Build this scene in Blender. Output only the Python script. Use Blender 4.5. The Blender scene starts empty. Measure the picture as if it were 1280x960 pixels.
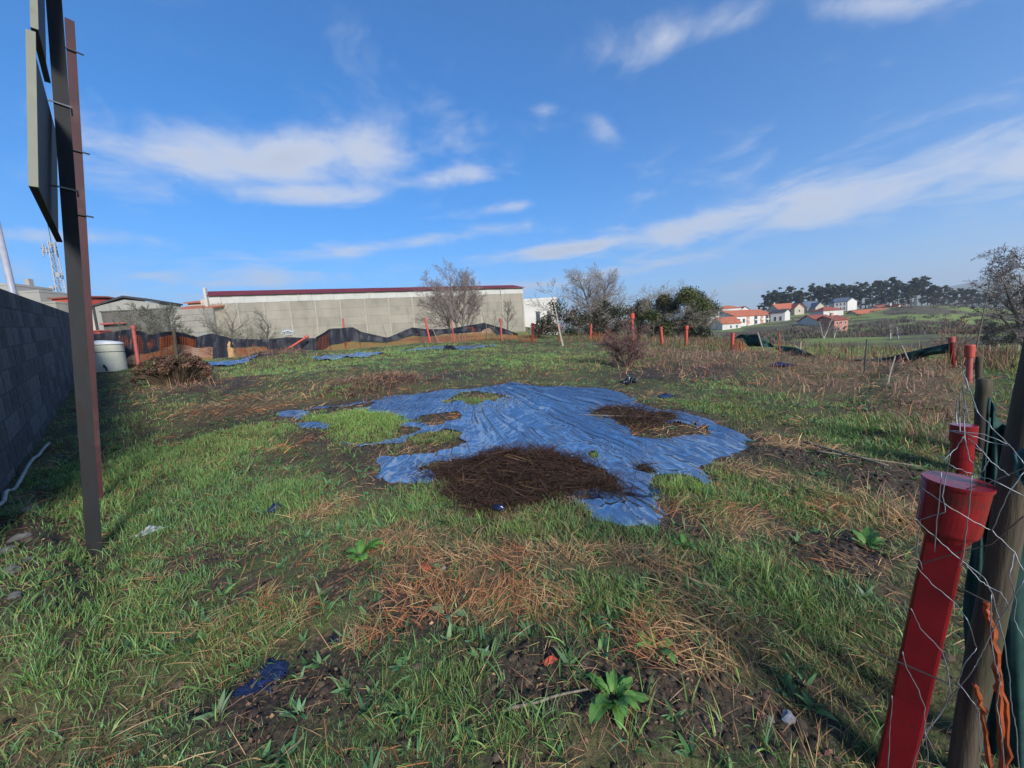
import bpy, math, random
import numpy as np
from mathutils import Vector, Matrix, Quaternion

random.seed(11)
RNG = np.random.default_rng(7)
scene = bpy.context.scene
COL = scene.collection
R = math.radians

# ------------------------------------------------------------------ camera
CAM_H, FPX, PITCH, ROLL = 1.6, 470.0, math.atan(54 / 470.0), R(3.9)
_f = Vector((0, math.cos(PITCH), -math.sin(PITCH)))
_r0, _u0 = Vector((1, 0, 0)), Vector((0, math.sin(PITCH), math.cos(PITCH)))
CR = _r0 * math.cos(ROLL) - _u0 * math.sin(ROLL)
CU = _u0 * math.cos(ROLL) + _r0 * math.sin(ROLL)
CAM = Vector((0, 0, CAM_H))
cam_data = bpy.data.cameras.new('camera')
cam = bpy.data.objects.new('camera', cam_data)
COL.objects.link(cam)
cam_data.sensor_width = 36.0
cam_data.lens = FPX / 1280.0 * 36.0
cam_data.clip_start, cam_data.clip_end = 0.05, 20000
cam.matrix_world = Matrix(((CR.x, CU.x, -_f.x, 0), (CR.y, CU.y, -_f.y, 0), (CR.z, CU.z, -_f.z, CAM_H), (0, 0, 0, 1)))
scene.camera = cam

# ------------------------------------------------------------------ sun and sky
SUN_AZ, SUN_EL = R(152), R(27)
sun_dir = Vector((math.sin(SUN_AZ) * math.cos(SUN_EL), math.cos(SUN_AZ) * math.cos(SUN_EL), math.sin(SUN_EL)))
sl = bpy.data.lights.new('sun', 'SUN')
sl.energy, sl.angle, sl.color = 2.4, R(14.0), (1.0, 0.95, 0.86)
so = bpy.data.objects.new('sun', sl)
so.rotation_euler = (-sun_dir).to_track_quat('-Z', 'Y').to_euler()
so.location = (0, -10, 60)
COL.objects.link(so)

world = bpy.data.worlds.new('World')
scene.world = world
world.use_nodes = True
SKY_STRENGTH = 0.062


class NT:
    """small helper for wiring node trees"""
    def __init__(self, tree):
        self.t = tree

    def n(self, typ, **kw):
        nd = self.t.nodes.new(typ)
        for k, v in kw.items():
            setattr(nd, k, v)
        return nd

    def link(self, a, b):
        self.t.links.new(a, b)

    def put(self, sock, v):
        if hasattr(v, 'links') or isinstance(v, bpy.types.NodeSocket):
            self.t.links.new(v, sock)
        else:
            sock.default_value = v

    def math(self, op, a, b=None, c=None, clamp=False):
        nd = self.n('ShaderNodeMath', operation=op, use_clamp=clamp)
        self.put(nd.inputs[0], a)
        if b is not None:
            self.put(nd.inputs[1], b)
        if c is not None:
            self.put(nd.inputs[2], c)
        return nd.outputs[0]

    def mix(self, fac, a, b, blend='MIX'):
        nd = self.n('ShaderNodeMix', data_type='RGBA', blend_type=blend)
        self.put(nd.inputs[0], fac)
        self.put(nd.inputs[6], a if not isinstance(a, tuple) else (*a, 1)[:4])
        self.put(nd.inputs[7], b if not isinstance(b, tuple) else (*b, 1)[:4])
        return nd.outputs[2]

    def ramp(self, fac, lo, hi):
        nd = self.n('ShaderNodeMapRange', interpolation_type='SMOOTHSTEP')
        self.put(nd.inputs[0], fac)
        nd.inputs[1].default_value, nd.inputs[2].default_value = lo, hi
        return nd.outputs[0]

    def noise(self, vec, scale, detail=4, rough=0.55, dist=0.0, dim='3D'):
        nd = self.n('ShaderNodeTexNoise', noise_dimensions=dim)
        if vec is not None:
            self.put(nd.inputs['Vector'], vec)
        nd.inputs['Scale'].default_value = scale
        nd.inputs['Detail'].default_value = detail
        nd.inputs['Roughness'].default_value = rough
        nd.inputs['Distortion'].default_value = dist
        return nd.outputs[0]


def build_world():
    w = NT(world.node_tree)
    bg = world.node_tree.nodes['Background']
    sky = w.n('ShaderNodeTexSky', sky_type='NISHITA', sun_disc=False)
    sky.sun_elevation, sky.sun_rotation = SUN_EL, SUN_AZ
    sky.altitude, sky.air_density, sky.dust_density, sky.ozone_density = 100, 1.0, 0.35, 7.0
    hs = w.n('ShaderNodeHueSaturation')
    hs.inputs['Saturation'].default_value = 1.25
    w.link(sky.outputs[0], hs.inputs['Color'])
    tc = w.n('ShaderNodeTexCoord')
    sep = w.n('ShaderNodeSeparateXYZ')
    w.link(tc.outputs['Generated'], sep.inputs[0])
    X, Y, Z = sep.outputs
    az = w.math('ARCTAN2', X, Y)
    hyp = w.math('SQRT', w.math('ADD', w.math('MULTIPLY', X, X), w.math('MULTIPLY', Y, Y)))
    el = w.math('ARCTAN2', Z, hyp)
    # cloud layer seen in perspective
    zz = w.math('ADD', w.math('MAXIMUM', Z, 0.0), 0.10)
    comb = w.n('ShaderNodeCombineXYZ')
    w.put(comb.inputs[0], w.math('DIVIDE', X, zz))
    w.put(comb.inputs[1], w.math('MULTIPLY', w.math('DIVIDE', Y, zz), 1.0))
    comb.inputs[2].default_value = 3.7
    n1 = w.noise(comb.outputs[0], 2.3, 10, 0.64, 0.4)
    n2 = w.noise(comb.outputs[0], 0.55, 4, 0.55, 0.2)
    # banks of cloud: azimuth, elevation, half length, half height, tilt (degrees), weight
    banks = [(-31, 22.8, 14, 3.4, 10, 1.05), (-17, 25.0, 7, 2.8, -10, 1.0), (-6, 22.6, 9.5, 1.5, 4, 0.92), (-26, 19.7, 11, 1.5, 3, 0.95), (-16, 14.2, 15, 1.3, 7, 0.92), (-35, 9.6, 16, 1.7, 2, 0.8),
             (9, 12.4, 20, 1.2, 2, 1.2), (27, 13.0, 15, 2.1, 4, 1.2), (43, 12.8, 15, 3.2, 0, 1.15), (58, 12.2, 12, 3.2, -2, 1.05), (25, 32.6, 10, 2.2, -3, 0.88), (43, 28.5, 9, 1.6, -24, 0.75),
             (7, 29.3, 3, 1.0, 0, 0.5), (15.5, 26.0, 3.5, 1.5, -40, 0.5), (1, 18.6, 8, 1.0, 4, 0.88), (32, 4.8, 4.5, 1.0, 0, 0.85), (-50, 12.6, 8, 0.9, 5, 0.85), (-30, 6.0, 24, 2.4, 0, 0.85), (10, 8.2, 30, 1.3, 2, 0.7),
             (92, 17, 24, 3, 2, 1.1), (125, 24, 22, 4, -6, 1.0), (160, 16, 26, 3, 4, 1.0), (-95, 20, 22, 4, 5, 1.0), (-130, 26, 24, 4, -4, 1.0), (-165, 15, 24, 3, 3, 1.0), (100, 40, 24, 5, 8, 0.9), (-90, 42, 26, 5, -8, 0.9), (-170, 45, 40, 6, 0, 0.9), (20, 72, 50, 6, 0, 0.8)]  # banks out of view, several added to raise the ambient light
    tot = None
    for a0, e0, la, lh, tilt, wt in banks:
        da = w.math('SUBTRACT', az, R(a0))
        de = w.math('SUBTRACT', el, R(e0))
        c, s = math.cos(R(tilt)), math.sin(R(tilt))
        u = w.math('ADD', w.math('MULTIPLY', da, c / R(la)), w.math('MULTIPLY', de, s / R(la)))
        v = w.math('ADD', w.math('MULTIPLY', da, -s / R(lh)), w.math('MULTIPLY', de, c / R(lh)))
        d = w.math('ADD', w.math('MULTIPLY', u, u), w.math('MULTIPLY', v, v))
        g = w.math('MULTIPLY', w.math('EXPONENT', w.math('MULTIPLY', d, -1.15)), wt)
        tot = g if tot is None else w.math('MAXIMUM', tot, g)
    # coverage = bank shape broken up by the noise, thin scraps elsewhere
    cov = w.math('ADD', w.math('MULTIPLY', tot, 0.60), w.math('MULTIPLY', w.math('SUBTRACT', n1, 0.5), 1.55))
    cov = w.math('ADD', cov, w.math('MULTIPLY', w.math('SUBTRACT', n2, 0.5), 0.35))
    body = w.ramp(cov, 0.06, 0.84)
    body = w.math('MULTIPLY', body, 0.88)
    core = w.ramp(cov, 0.55, 0.95)
    cloud_col = w.mix(core, (1.0, 1.03, 1.10), (0.80, 0.84, 0.93))
    cc = w.n('ShaderNodeVectorMath', operation='SCALE')
    w.put(cc.inputs[0], cloud_col)
    cc.inputs[3].default_value = 3.9
    final = w.mix(body, hs.outputs[0], cc.outputs[0])
    w.link(final, bg.inputs[0])
    bg.inputs[1].default_value = SKY_STRENGTH


build_world()
vs = scene.view_settings
vs.view_transform, vs.look, vs.gamma, vs.use_curve_mapping = 'Standard', 'None', 1.0, False
vs.exposure = 1.72
scene.cycles.max_bounces = 5
scene.cycles.transparent_max_bounces = 6
scene.cycles.use_adaptive_sampling = True
scene.cycles.use_denoising = True


# ------------------------------------------------------------------ survey helpers
def ray(px, py):
    a, b = (px - 640) / FPX, -(py - 480) / FPX
    return _f + CR * a + CU * b


_n = ray(640, 392).cross(ray(133, 410))
PA, PB = -_n.x / _n.z, -_n.y / _n.z          # the plot slopes: z = PA*x + PB*y


def S(px, py):
    """where a spot of the plot lies on its sloping plane"""
    d = ray(px, py)
    t = CAM_H / (PA * d.x + PB * d.y - d.z)
    p = CAM + d * t
    return Vector((p.x, p.y, p.z))


def V(px, py, y):
    """a point y metres ahead of the camera"""
    d = ray(px, py)
    return CAM + d * (y / d.y)


def hash2(ix, iy, seed):
    h = (ix.astype(np.int64) * 374761393 + iy.astype(np.int64) * 668265263 + seed * 982451653) & 0x7fffffff
    h = ((h ^ (h >> 13)) * 1274126177) & 0x7fffffff
    return ((h ^ (h >> 16)) & 0xffff) / 65535.0


def vnoise(x, y, seed=0):
    x, y = np.asarray(x, float), np.asarray(y, float)
    ix, iy = np.floor(x), np.floor(y)
    fx, fy = x - ix, y - iy
    fx, fy = fx * fx * (3 - 2 * fx), fy * fy * (3 - 2 * fy)
    ix, iy = ix.astype(np.int64), iy.astype(np.int64)
    a, b = hash2(ix, iy, seed), hash2(ix + 1, iy, seed)
    c, d = hash2(ix, iy + 1, seed), hash2(ix + 1, iy + 1, seed)
    return (a * (1 - fx) + b * fx) * (1 - fy) + (c * (1 - fx) + d * fx) * fy


def fbm(x, y, seed=0, oct=4):
    s, a, t = 0, 0.5, 0
    for i in range(oct):
        s = s + a * vnoise(np.asarray(x) * 2 ** i + 17.3 * i, np.asarray(y) * 2 ** i - 9.1 * i, seed + i)
        t += a
        a *= 0.5
    return s / t


def sstep(a, b, x):
    t = np.clip((np.asarray(x, float) - a) / (b - a), 0, 1)
    return t * t * (3 - 2 * t)


def patch(px, py, hw, hh):
    """an elliptical patch of the plot: centre, axes (world metres)"""
    c, e, n, s = S(px, py), S(px + hw, py), S(px, py - hh), S(px, py + hh)
    return (c.x, c.y, (e - c).length, max((n - s).length / 2, 0.05), math.atan2(c.x, c.y))


def patch_val(patches, x, y, soft=0.35, wob=0.25, base=None):
    """0..1 inside any of the patches, with a ragged border"""
    out = np.zeros_like(np.asarray(x, float))
    nz = (fbm(np.asarray(x) * 2.2, np.asarray(y) * 2.2, 31, 3) if base is None else base) * 4 * wob - 2 * wob
    for (cx, cy, rx, ry, th) in patches:
        dx, dy = np.asarray(x) - cx, np.asarray(y) - cy
        c, s = math.cos(th), math.sin(th)
        u, v = (dx * c - dy * s) / rx, (dx * s + dy * c) / ry
        d = np.sqrt(u * u + v * v) + nz
        out = np.maximum(out, 1 - sstep(1 - soft, 1 + soft, d))
    return out


# plot corners
FENCE_A, FENCE_B, CORNER = S(1120, 960), S(1212, 480), S(1190, 460)
FAR_B, FAR_L = S(645, 423), S(112, 463)
_ld = (Vector((FAR_B.x, FAR_B.y)) - Vector((FAR_L.x, FAR_L.y))).normalized()
_ln = Vector((-_ld.y, _ld.x))
_fd = (Vector((FENCE_B.x, FENCE_B.y)) - Vector((FENCE_A.x, FENCE_A.y))).normalized()
_fn = Vector((_fd.y, -_fd.x))
_gd = (Vector((FAR_B.x, FAR_B.y)) - Vector((CORNER.x, CORNER.y))).normalized()
_gn = Vector((_gd.y, -_gd.x))
if _gn.y < 0:
    _gn = -_gn


def poly_mask(poly, x, y):
    x, y = np.asarray(x, float), np.asarray(y, float)
    ins = np.zeros(x.shape, bool)
    n = len(poly)
    for i in range(n):
        x0, y0 = poly[i]
        x1, y1 = poly[(i + 1) % n]
        if y0 == y1:
            continue
        c = ((y0 > y) != (y1 > y)) & (x < (x1 - x0) * (y - y0) / (y1 - y0) + x0)
        ins ^= c
    return ins


def poly_dist(poly, x, y):
    """signed distance, negative inside"""
    x, y = np.asarray(x, float), np.asarray(y, float)
    d = np.full(x.shape, 1e9)
    n = len(poly)
    for i in range(n):
        x0, y0 = poly[i]
        x1, y1 = poly[(i + 1) % n]
        ex, ey = x1 - x0, y1 - y0
        t = np.clip(((x - x0) * ex + (y - y0) * ey) / (ex * ex + ey * ey + 1e-9), 0, 1)
        d = np.minimum(d, np.hypot(x - x0 - t * ex, y - y0 - t * ey))
    return np.where(poly_mask(poly, x, y), -d, d)


TARP = [tuple(S(*p)[:2]) for p in [(345, 518), (400, 508), (470, 500), (560, 490), (612, 483), (640, 480), (700, 486), (770, 492), (810, 508),
        (870, 519), (910, 533), (948, 550), (925, 562), (888, 572), (882, 600), (850, 608), (828, 628), (815, 650), (785, 662), (757, 650),
        (740, 626), (700, 608), (640, 604), (585, 600), (500, 602), (468, 582), (440, 560), (400, 540), (360, 533)]]
TARP_FAN = S(596, 474)
M_HEAP = [patch(660, 590, 100, 22), patch(622, 615, 55, 20), patch(738, 597, 40, 10)]
M_HEAP2 = [patch(795, 522, 55, 10)]
M_ISLE_MUD = [patch(838, 540, 46, 9), patch(556, 523, 30, 7), patch(505, 560, 62, 9), patch(410, 546, 46, 9), patch(430, 511, 34, 3.5), patch(385, 527, 30, 4), patch(500, 538, 30, 4), patch(560, 583, 30, 5)]
M_ISLE_GRASS = [patch(592, 501, 36, 9), patch(445, 532, 40, 15), patch(540, 545, 26, 7), patch(405, 520, 26, 6), patch(470, 545, 26, 8), patch(850, 608, 24, 9), patch(742, 572, 7, 4), patch(905, 590, 22, 9), patch(640, 668, 40, 10)]
M_LUSH = [patch(700, 660, 78, 30), patch(530, 625, 80, 22), patch(590, 645, 40, 20), patch(450, 535, 50, 18), patch(800, 680, 60, 14), patch(880, 622, 50, 16), patch(945, 735, 60, 42),
          patch(300, 545, 70, 22), patch(240, 580, 70, 25), patch(430, 490, 40, 8), patch(130, 800, 110, 80), patch(560, 880, 60, 40), patch(330, 640, 60, 24), patch(690, 450, 120, 10), patch(520, 440, 110, 8),
          patch(1000, 760, 60, 40), patch(300, 800, 60, 40), patch(640, 930, 70, 30), patch(960, 620, 60, 18), patch(1100, 560, 70, 20), patch(380, 455, 80, 8), patch(160, 560, 60, 60), patch(900, 500, 60, 14), patch(1000, 505, 80, 13), patch(1085, 530, 55, 14), patch(880, 484, 60, 8), patch(1040, 625, 60, 14), patch(770, 760, 50, 22)]
M_STRAW = [patch(660, 712, 90, 18), patch(800, 712, 70, 18), patch(590, 712, 50, 30), patch(500, 690, 50, 20), patch(900, 648, 55, 13), patch(945, 592, 45, 10), patch(650, 765, 80, 22),
           patch(540, 740, 60, 30), patch(880, 770, 50, 30), patch(1000, 558, 40, 9), patch(320, 800, 60, 20), patch(860, 830, 70, 30), patch(290, 775, 50, 14), patch(420, 640, 60, 12), patch(330, 505, 80, 12), patch(1080, 640, 60, 20), patch(470, 800, 50, 20)]
M_MUD = [patch(500, 760, 60, 40), patch(690, 860, 110, 50), patch(860, 880, 90, 50), patch(370, 880, 90, 60), patch(430, 730, 50, 22), patch(1060, 580, 80, 16), patch(960, 900, 60, 40), patch(250, 700, 40, 14),
         patch(1050, 690, 50, 26), patch(345, 530, 40, 12), patch(480, 482, 60, 10), patch(280, 480, 40, 8), patch(1120, 600, 60, 18), patch(850, 470, 90, 10), patch(1020, 560, 60, 10), patch(560, 470, 60, 8), patch(790, 655, 60, 14), patch(30, 690, 50, 60), patch(350, 446, 28, 6), patch(300, 880, 60, 40)]
M_BROWN = [patch(880, 452, 110, 12), patch(980, 455, 70, 12), patch(1080, 458, 70, 14), patch(1150, 500, 40, 40), patch(470, 484, 55, 10), patch(350, 447, 24, 6), patch(830, 445, 70, 8), patch(1170, 470, 30, 20), patch(1020, 480, 60, 12), patch(240, 482, 40, 6)]
MOUNDS = [(M_HEAP[0], 0.05), (M_HEAP[1], 0.03), (M_HEAP2[0], 0.03), (M_ISLE_GRASS[0], 0.04), (M_ISLE_GRASS[1], 0.05), (patch(470, 484, 60, 10), 0.12), (patch(350, 447, 26, 7), 0.22),
          (patch(690, 720, 130, 26), 0.05), (patch(900, 452, 110, 12), 0.16), (patch(1150, 490, 50, 40), 0.12), (patch(1060, 585, 90, 14), 0.08), (patch(25, 700, 30, 100), 0.10)]


def terrain(x, y, fine=True):
    x, y = np.asarray(x, float), np.asarray(y, float)
    r = np.hypot(x, y)
    z = PA * x + PB * y
    k = np.clip(r / 95.0, 0, None)
    z = np.where(r > 95, z / np.maximum(k, 1) * 1.0, z)                 # the rise levels off
    z = np.where(y < 0, PA * x + PB * y * np.exp(y / 30.0), z)
    q = x - 0.055 * y
    sd = np.maximum((x - FENCE_A.x) * _fn.x + (y - FENCE_A.y) * _fn.y, (x - CORNER.x) * _gn.x + (y - CORNER.y) * _gn.y)
    t = sstep(1.0, 30.0, sd) * sstep(-1.0, 12.0, q)
    az = np.arctan2(x, np.maximum(y, 1e-3))
    z = z - 1.7 * sstep(1.0, 9.0, (x - FAR_B.x) * _ln.x + (y - FAR_B.y) * _ln.y) * (1 - sstep(80, 120, r))
    val = -2.2 + 4.5 * sstep(110, 230, r) + 3.5 * sstep(230, 300, r) - 6 * sstep(380, 700, r)
    val = val - 9.0 * sstep(0.80, 1.0, az) * sstep(90, 240, r) - 3.6 * sstep(0.64, 0.75, az) * sstep(95, 170, r) * (1 - sstep(240, 300, r))
    val = val + (fbm(x / 25.0, y / 25.0, 91, 3) - 0.5) * 2.0 * sstep(40, 100, r)
    z = z * (1 - t) + val * t
    hills = (60 + 330 * (fbm(az * 3.1 + 4, r / 2500.0, 55, 4) - 0.22)) * sstep(2300, 4300, r)
    z = z + hills
    if fine:
        near = 1 - sstep(28, 60, r)
        z = z + near * ((fbm(x * 0.55, y * 0.55, 3, 3) - 0.5) * 0.16 + (fbm(x * 2.3, y * 2.3, 8, 3) - 0.5) * 0.075 + (fbm(x * 9, y * 9, 12, 2) - 0.5) * 0.022)
        nzb = fbm(x * 2.2, y * 2.2, 31, 3)
        for m, h in MOUNDS:
            z = z + h * patch_val([m], x, y, 0.5, 0.1, nzb)
    return z


_tzc = {}


def tz(x, y):
    k = (round(x, 3), round(y, 3))
    if k not in _tzc:
        _tzc[k] = float(terrain(np.array([x]), np.array([y]), math.hypot(x, y) < 60)[0])
    return _tzc[k]


def on(px, py, dz=0.0):
    p = S(px, py)
    return Vector((p.x, p.y, tz(p.x, p.y) + dz))


# ------------------------------------------------------------------ mesh helpers
def finish(name, me, mat=None, parent=None, smooth=False):
    if mat is not None:
        me.materials.append(mat)
    if smooth:
        me.polygons.foreach_set('use_smooth', np.ones(len(me.polygons), bool))
    o = bpy.data.objects.new(name, me)
    COL.objects.link(o)
    if parent is not None:
        o.parent = parent
        o.matrix_parent_inverse = Matrix.Translation(parent.location).inverted() if parent.type == 'EMPTY' else Matrix()
    return o


def mesh_np(name, Vv, F, mat=None, parent=None, smooth=False, col=None, uni=True):
    """fast mesh from arrays; F is (M,k)"""
    Vv, F = np.asarray(Vv, np.float32), np.asarray(F, np.int32)
    me = bpy.data.meshes.new(name)
    me.vertices.add(len(Vv))
    me.vertices.foreach_set('co', Vv.ravel())
    k = F.shape[1]
    me.loops.add(F.size)
    me.loops.foreach_set('vertex_index', F.ravel())
    me.polygons.add(len(F))
    me.polygons.foreach_set('loop_start', np.arange(0, F.size, k, dtype=np.int32))
    me.polygons.foreach_set('loop_total', np.full(len(F), k, np.int32))
    me.update(calc_edges=True)
    if col is not None:
        ca = me.color_attributes.new('Col', 'FLOAT_COLOR', 'POINT')
        c4 = np.ones((len(Vv), 4), np.float32)
        c4[:, :3] = col
        ca.data.foreach_set('color', c4.ravel())
    return finish(name, me, mat, parent, smooth)


class MB:
    def __init__(self):
        self.v, self.f = [], []

    def add(self, vs_, fs_):
        b = len(self.v)
        self.v += [tuple(p) for p in vs_]
        self.f += [tuple(i + b for i in f) for f in fs_]
        return self

    def box(self, lo, hi, m=None):
        x0, y0, z0 = lo
        x1, y1, z1 = hi
        vs_ = [Vector(p) for p in ((x0, y0, z0), (x1, y0, z0), (x1, y1, z0), (x0, y1, z0), (x0, y0, z1), (x1, y0, z1), (x1, y1, z1), (x0, y1, z1))]
        if m is not None:
            vs_ = [m @ p for p in vs_]
        return self.add(vs_, [(0, 3, 2, 1), (4, 5, 6, 7), (0, 1, 5, 4), (1, 2, 6, 5), (2, 3, 7, 6), (3, 0, 4, 7)])

    def prism(self, poly, depth_vec, m=None):
        n = len(poly)
        a = [Vector(p) for p in poly]
        b = [p + Vector(depth_vec) for p in a]
        vs_ = a + b
        if m is not None:
            vs_ = [m @ p for p in vs_]
        return self.add(vs_, [tuple(range(n)), tuple(range(2 * n - 1, n - 1, -1))] + [(i, i + n, (i + 1) % n + n, (i + 1) % n) for i in range(n)])

    def tube(self, pts, radii, sides=8, cap=True):
        pts = [Vector(p) for p in pts]
        if not hasattr(radii, '__len__'):
            radii = [radii] * len(pts)
        ring0 = len(self.v)
        t0 = (pts[1] - pts[0]).normalized()
        u = t0.orthogonal().normalized()
        for i, p in enumerate(pts):
            t = (pts[min(i + 1, len(pts) - 1)] - pts[max(i - 1, 0)]).normalized()
            u = (u - t * u.dot(t)).normalized()
            w = t.cross(u)
            for k in range(sides):
                a = 2 * math.pi * k / sides
                self.v.append(tuple(p + (u * math.cos(a) + w * math.sin(a)) * radii[i]))
        for i in range(len(pts) - 1):
            for k in range(sides):
                a, b = ring0 + i * sides + k, ring0 + i * sides + (k + 1) % sides
                self.f.append((a, b, b + sides, a + sides))
        if cap:
            self.f.append(tuple(ring0 + k for k in reversed(range(sides))))
            e = ring0 + (len(pts) - 1) * sides
            self.f.append(tuple(e + k for k in range(sides)))
        return self

    def build(self, name, mat=None, parent=None, smooth=False, bevel=0):
        me = bpy.data.meshes.new(name)
        me.from_pydata(self.v, [], self.f)
        me.update()
        o = finish(name, me, mat, parent, smooth)
        if bevel:
            b = o.modifiers.new('bevel', 'BEVEL')
            b.width, b.segments, b.limit_method = bevel, 2, 'ANGLE'
        return o


def tag(o, label, cat, group=None, kind=None):
    o['label'] = label
    o['category'] = cat
    if group:
        o['group'] = group
    if kind:
        o['kind'] = kind
    return o


def structure(o):
    o['kind'] = 'structure'
    return o


def thing(name, label, cat, loc, group=None):
    o = bpy.data.objects.new(name, None)
    o.empty_display_size = 0.2
    o.location = Vector(loc)
    COL.objects.link(o)
    return tag(o, label, cat, group)


def copy_thing(src, loc, rz, sc, label=None, dup_children=True):
    c = src.copy()
    COL.objects.link(c)
    c.location, c.rotation_euler, c.scale = loc, (0, 0, rz), sc
    if label:
        c['label'] = label
    for ch in src.children:
        k = ch.copy()
        COL.objects.link(k)
        k.parent = c
        k.matrix_parent_inverse = ch.matrix_parent_inverse.copy()
    return c


# ------------------------------------------------------------------ materials
def pmat(name, c1, c2=None, scale=6.0, rough=0.8, bump=0.0, bscale=None, metal=0.0, spec=0.3, detail=5, stretch=(1, 1, 1), c3=None, s3=1.5, t3=(0.55, 0.7), coord='Object'):
    """two-tone noise colour, an optional third stain colour, relief"""
    m = bpy.data.materials.new(name)
    m.use_nodes = True
    w = NT(m.node_tree)
    b = m.node_tree.nodes['Principled BSDF']
    tc = w.n('ShaderNodeTexCoord')
    mp = w.n('ShaderNodeMapping')
    mp.inputs['Scale'].default_value = stretch
    w.link(tc.outputs[coord], mp.inputs[0])
    vec = mp.outputs[0]
    c2 = c2 or tuple(x * 0.7 for x in c1)
    f = w.ramp(w.noise(vec, scale, detail, 0.6), 0.3, 0.7)
    colr = w.mix(f, c1, c2)
    if c3:
        g = w.ramp(w.noise(vec, s3, 6, 0.65, 0.3), *t3)
        colr = w.mix(g, colr, c3)
    w.link(colr, b.inputs['Base Color'])
    b.inputs['Roughness'].default_value = rough
    b.inputs['Metallic'].default_value = metal
    b.inputs['Specular IOR Level'].default_value = spec
    if bump:
        bp = w.n('ShaderNodeBump')
        bp.inputs['Strength'].default_value = 0.6
        bp.inputs['Distance'].default_value = bump
        w.link(w.noise(vec, bscale or scale * 4, 5, 0.6), bp.inputs['Height'])
        w.link(bp.outputs[0], b.inputs['Normal'])
    return m


def attr_mat(name, rough=0.6, trans=0.0, spec=0.3):
    """colour carried by each blade or leaf"""
    m = bpy.data.materials.new(name)
    m.use_nodes = True
    w = NT(m.node_tree)
    b = m.node_tree.nodes['Principled BSDF']
    out = m.node_tree.nodes['Material Output']
    at = w.n('ShaderNodeAttribute', attribute_name='Col')
    w.link(at.outputs['Color'], b.inputs['Base Color'])
    b.inputs['Roughness'].default_value = rough
    b.inputs['Specular IOR Level'].default_value = spec
    if trans:
        tr = w.n('ShaderNodeBsdfTranslucent')
        w.link(at.outputs['Color'], tr.inputs[0])
        mx = w.n('ShaderNodeMixShader')
        mx.inputs[0].default_value = trans
        w.link(b.outputs[0], mx.inputs[1])
        w.link(tr.outputs[0], mx.inputs[2])
        w.link(mx.outputs[0], out.inputs[0])
    return m


M = {}
M['blade'] = attr_mat('grass_blades', 0.5, 0.28, 0.35)
M['straw'] = attr_mat('dead_grass', 0.7, 0.12, 0.2)
M['twig'] = attr_mat('dead_twigs', 0.85, 0.0, 0.15)
M['leaf'] = attr_mat('leaves', 0.5, 0.2, 0.35)
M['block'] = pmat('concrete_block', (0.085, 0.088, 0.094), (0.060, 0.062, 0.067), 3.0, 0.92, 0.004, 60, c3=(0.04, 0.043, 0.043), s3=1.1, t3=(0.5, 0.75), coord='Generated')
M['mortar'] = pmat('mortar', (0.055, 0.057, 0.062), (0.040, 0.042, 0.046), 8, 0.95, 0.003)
M['galv'] = pmat('weathered_zinc_shaded', (0.010, 0.011, 0.013), (0.006, 0.007, 0.008), 5.0, 0.6, 0.001, 40, metal=0.2, spec=0.3, stretch=(6, 6, 1), c3=(0.012, 0.006, 0.005), s3=2.2, t3=(0.48, 0.62))  # zinc darkened to stand in for shade on the post; stains are rust
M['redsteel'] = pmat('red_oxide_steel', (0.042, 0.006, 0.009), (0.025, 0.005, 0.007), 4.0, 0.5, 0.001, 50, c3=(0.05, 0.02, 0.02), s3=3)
M['redpaint'] = pmat('red_paint', (0.20, 0.008, 0.014), (0.14, 0.007, 0.012), 5.0, 0.2, 0.0015, 30, spec=0.5, c3=(0.085, 0.014, 0.015), s3=4.5, t3=(0.58, 0.64))
M['redfaded'] = pmat('faded_red_plastic', (0.42, 0.062, 0.036), (0.34, 0.05, 0.034), 9.0, 0.55, 0.001, 30, spec=0.4, c3=(0.40, 0.16, 0.12), s3=8, t3=(0.6, 0.75))
M['redpink'] = pmat('faded_pink_red', (0.36, 0.085, 0.078), (0.29, 0.07, 0.062), 9.0, 0.6)
M['wood'] = pmat('weathered_wood', (0.085, 0.066, 0.046), (0.042, 0.034, 0.026), 4.0, 0.9, 0.006, 14, stretch=(8, 8, 0.8), c3=(0.045, 0.052, 0.022), s3=2.4, t3=(0.5, 0.7))
M['stake'] = pmat('grey_stake', (0.24, 0.20, 0.15), (0.15, 0.12, 0.09), 10, 0.9, 0.002, stretch=(5, 5, 1))
M['wire'] = pmat('galvanised_wire', (0.24, 0.26, 0.28), (0.17, 0.18, 0.195), 30, 0.45, metal=0.6, spec=0.5)
M['darkwire'] = pmat('rusty_wire', (0.06, 0.055, 0.05), (0.04, 0.03, 0.03), 30, 0.7)
M['greennet'] = pmat('green_shade_cloth', (0.022, 0.060, 0.052), (0.014, 0.040, 0.038), 22, 0.8, 0.004, 30, spec=0.2)
M['blacknet'] = pmat('black_netting', (0.012, 0.014, 0.022), (0.022, 0.024, 0.034), 9, 0.6, 0.01, 14, spec=0.3)
M['orangenet'] = pmat('orange_safety_net', (0.30, 0.078, 0.026), (0.22, 0.06, 0.024), 3, 0.65, spec=0.3)
M['orangerag'] = pmat('torn_orange_plastic', (0.30, 0.062, 0.014), (0.17, 0.036, 0.012), 8, 0.6, 0.01, 20)
M['tan'] = pmat('tan_sacking', (0.42, 0.26, 0.13), (0.30, 0.18, 0.09), 8, 0.9)
M['tank'] = pmat('cream_plastic_tank', (0.52, 0.52, 0.42), (0.45, 0.45, 0.37), 3, 0.45, 0.002, 9, c3=(0.34, 0.36, 0.27), s3=2.0, t3=(0.58, 0.8))
M['lid'] = pmat('white_plastic_lid', (0.66, 0.68, 0.68), (0.56, 0.58, 0.6), 4, 0.4)
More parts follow.
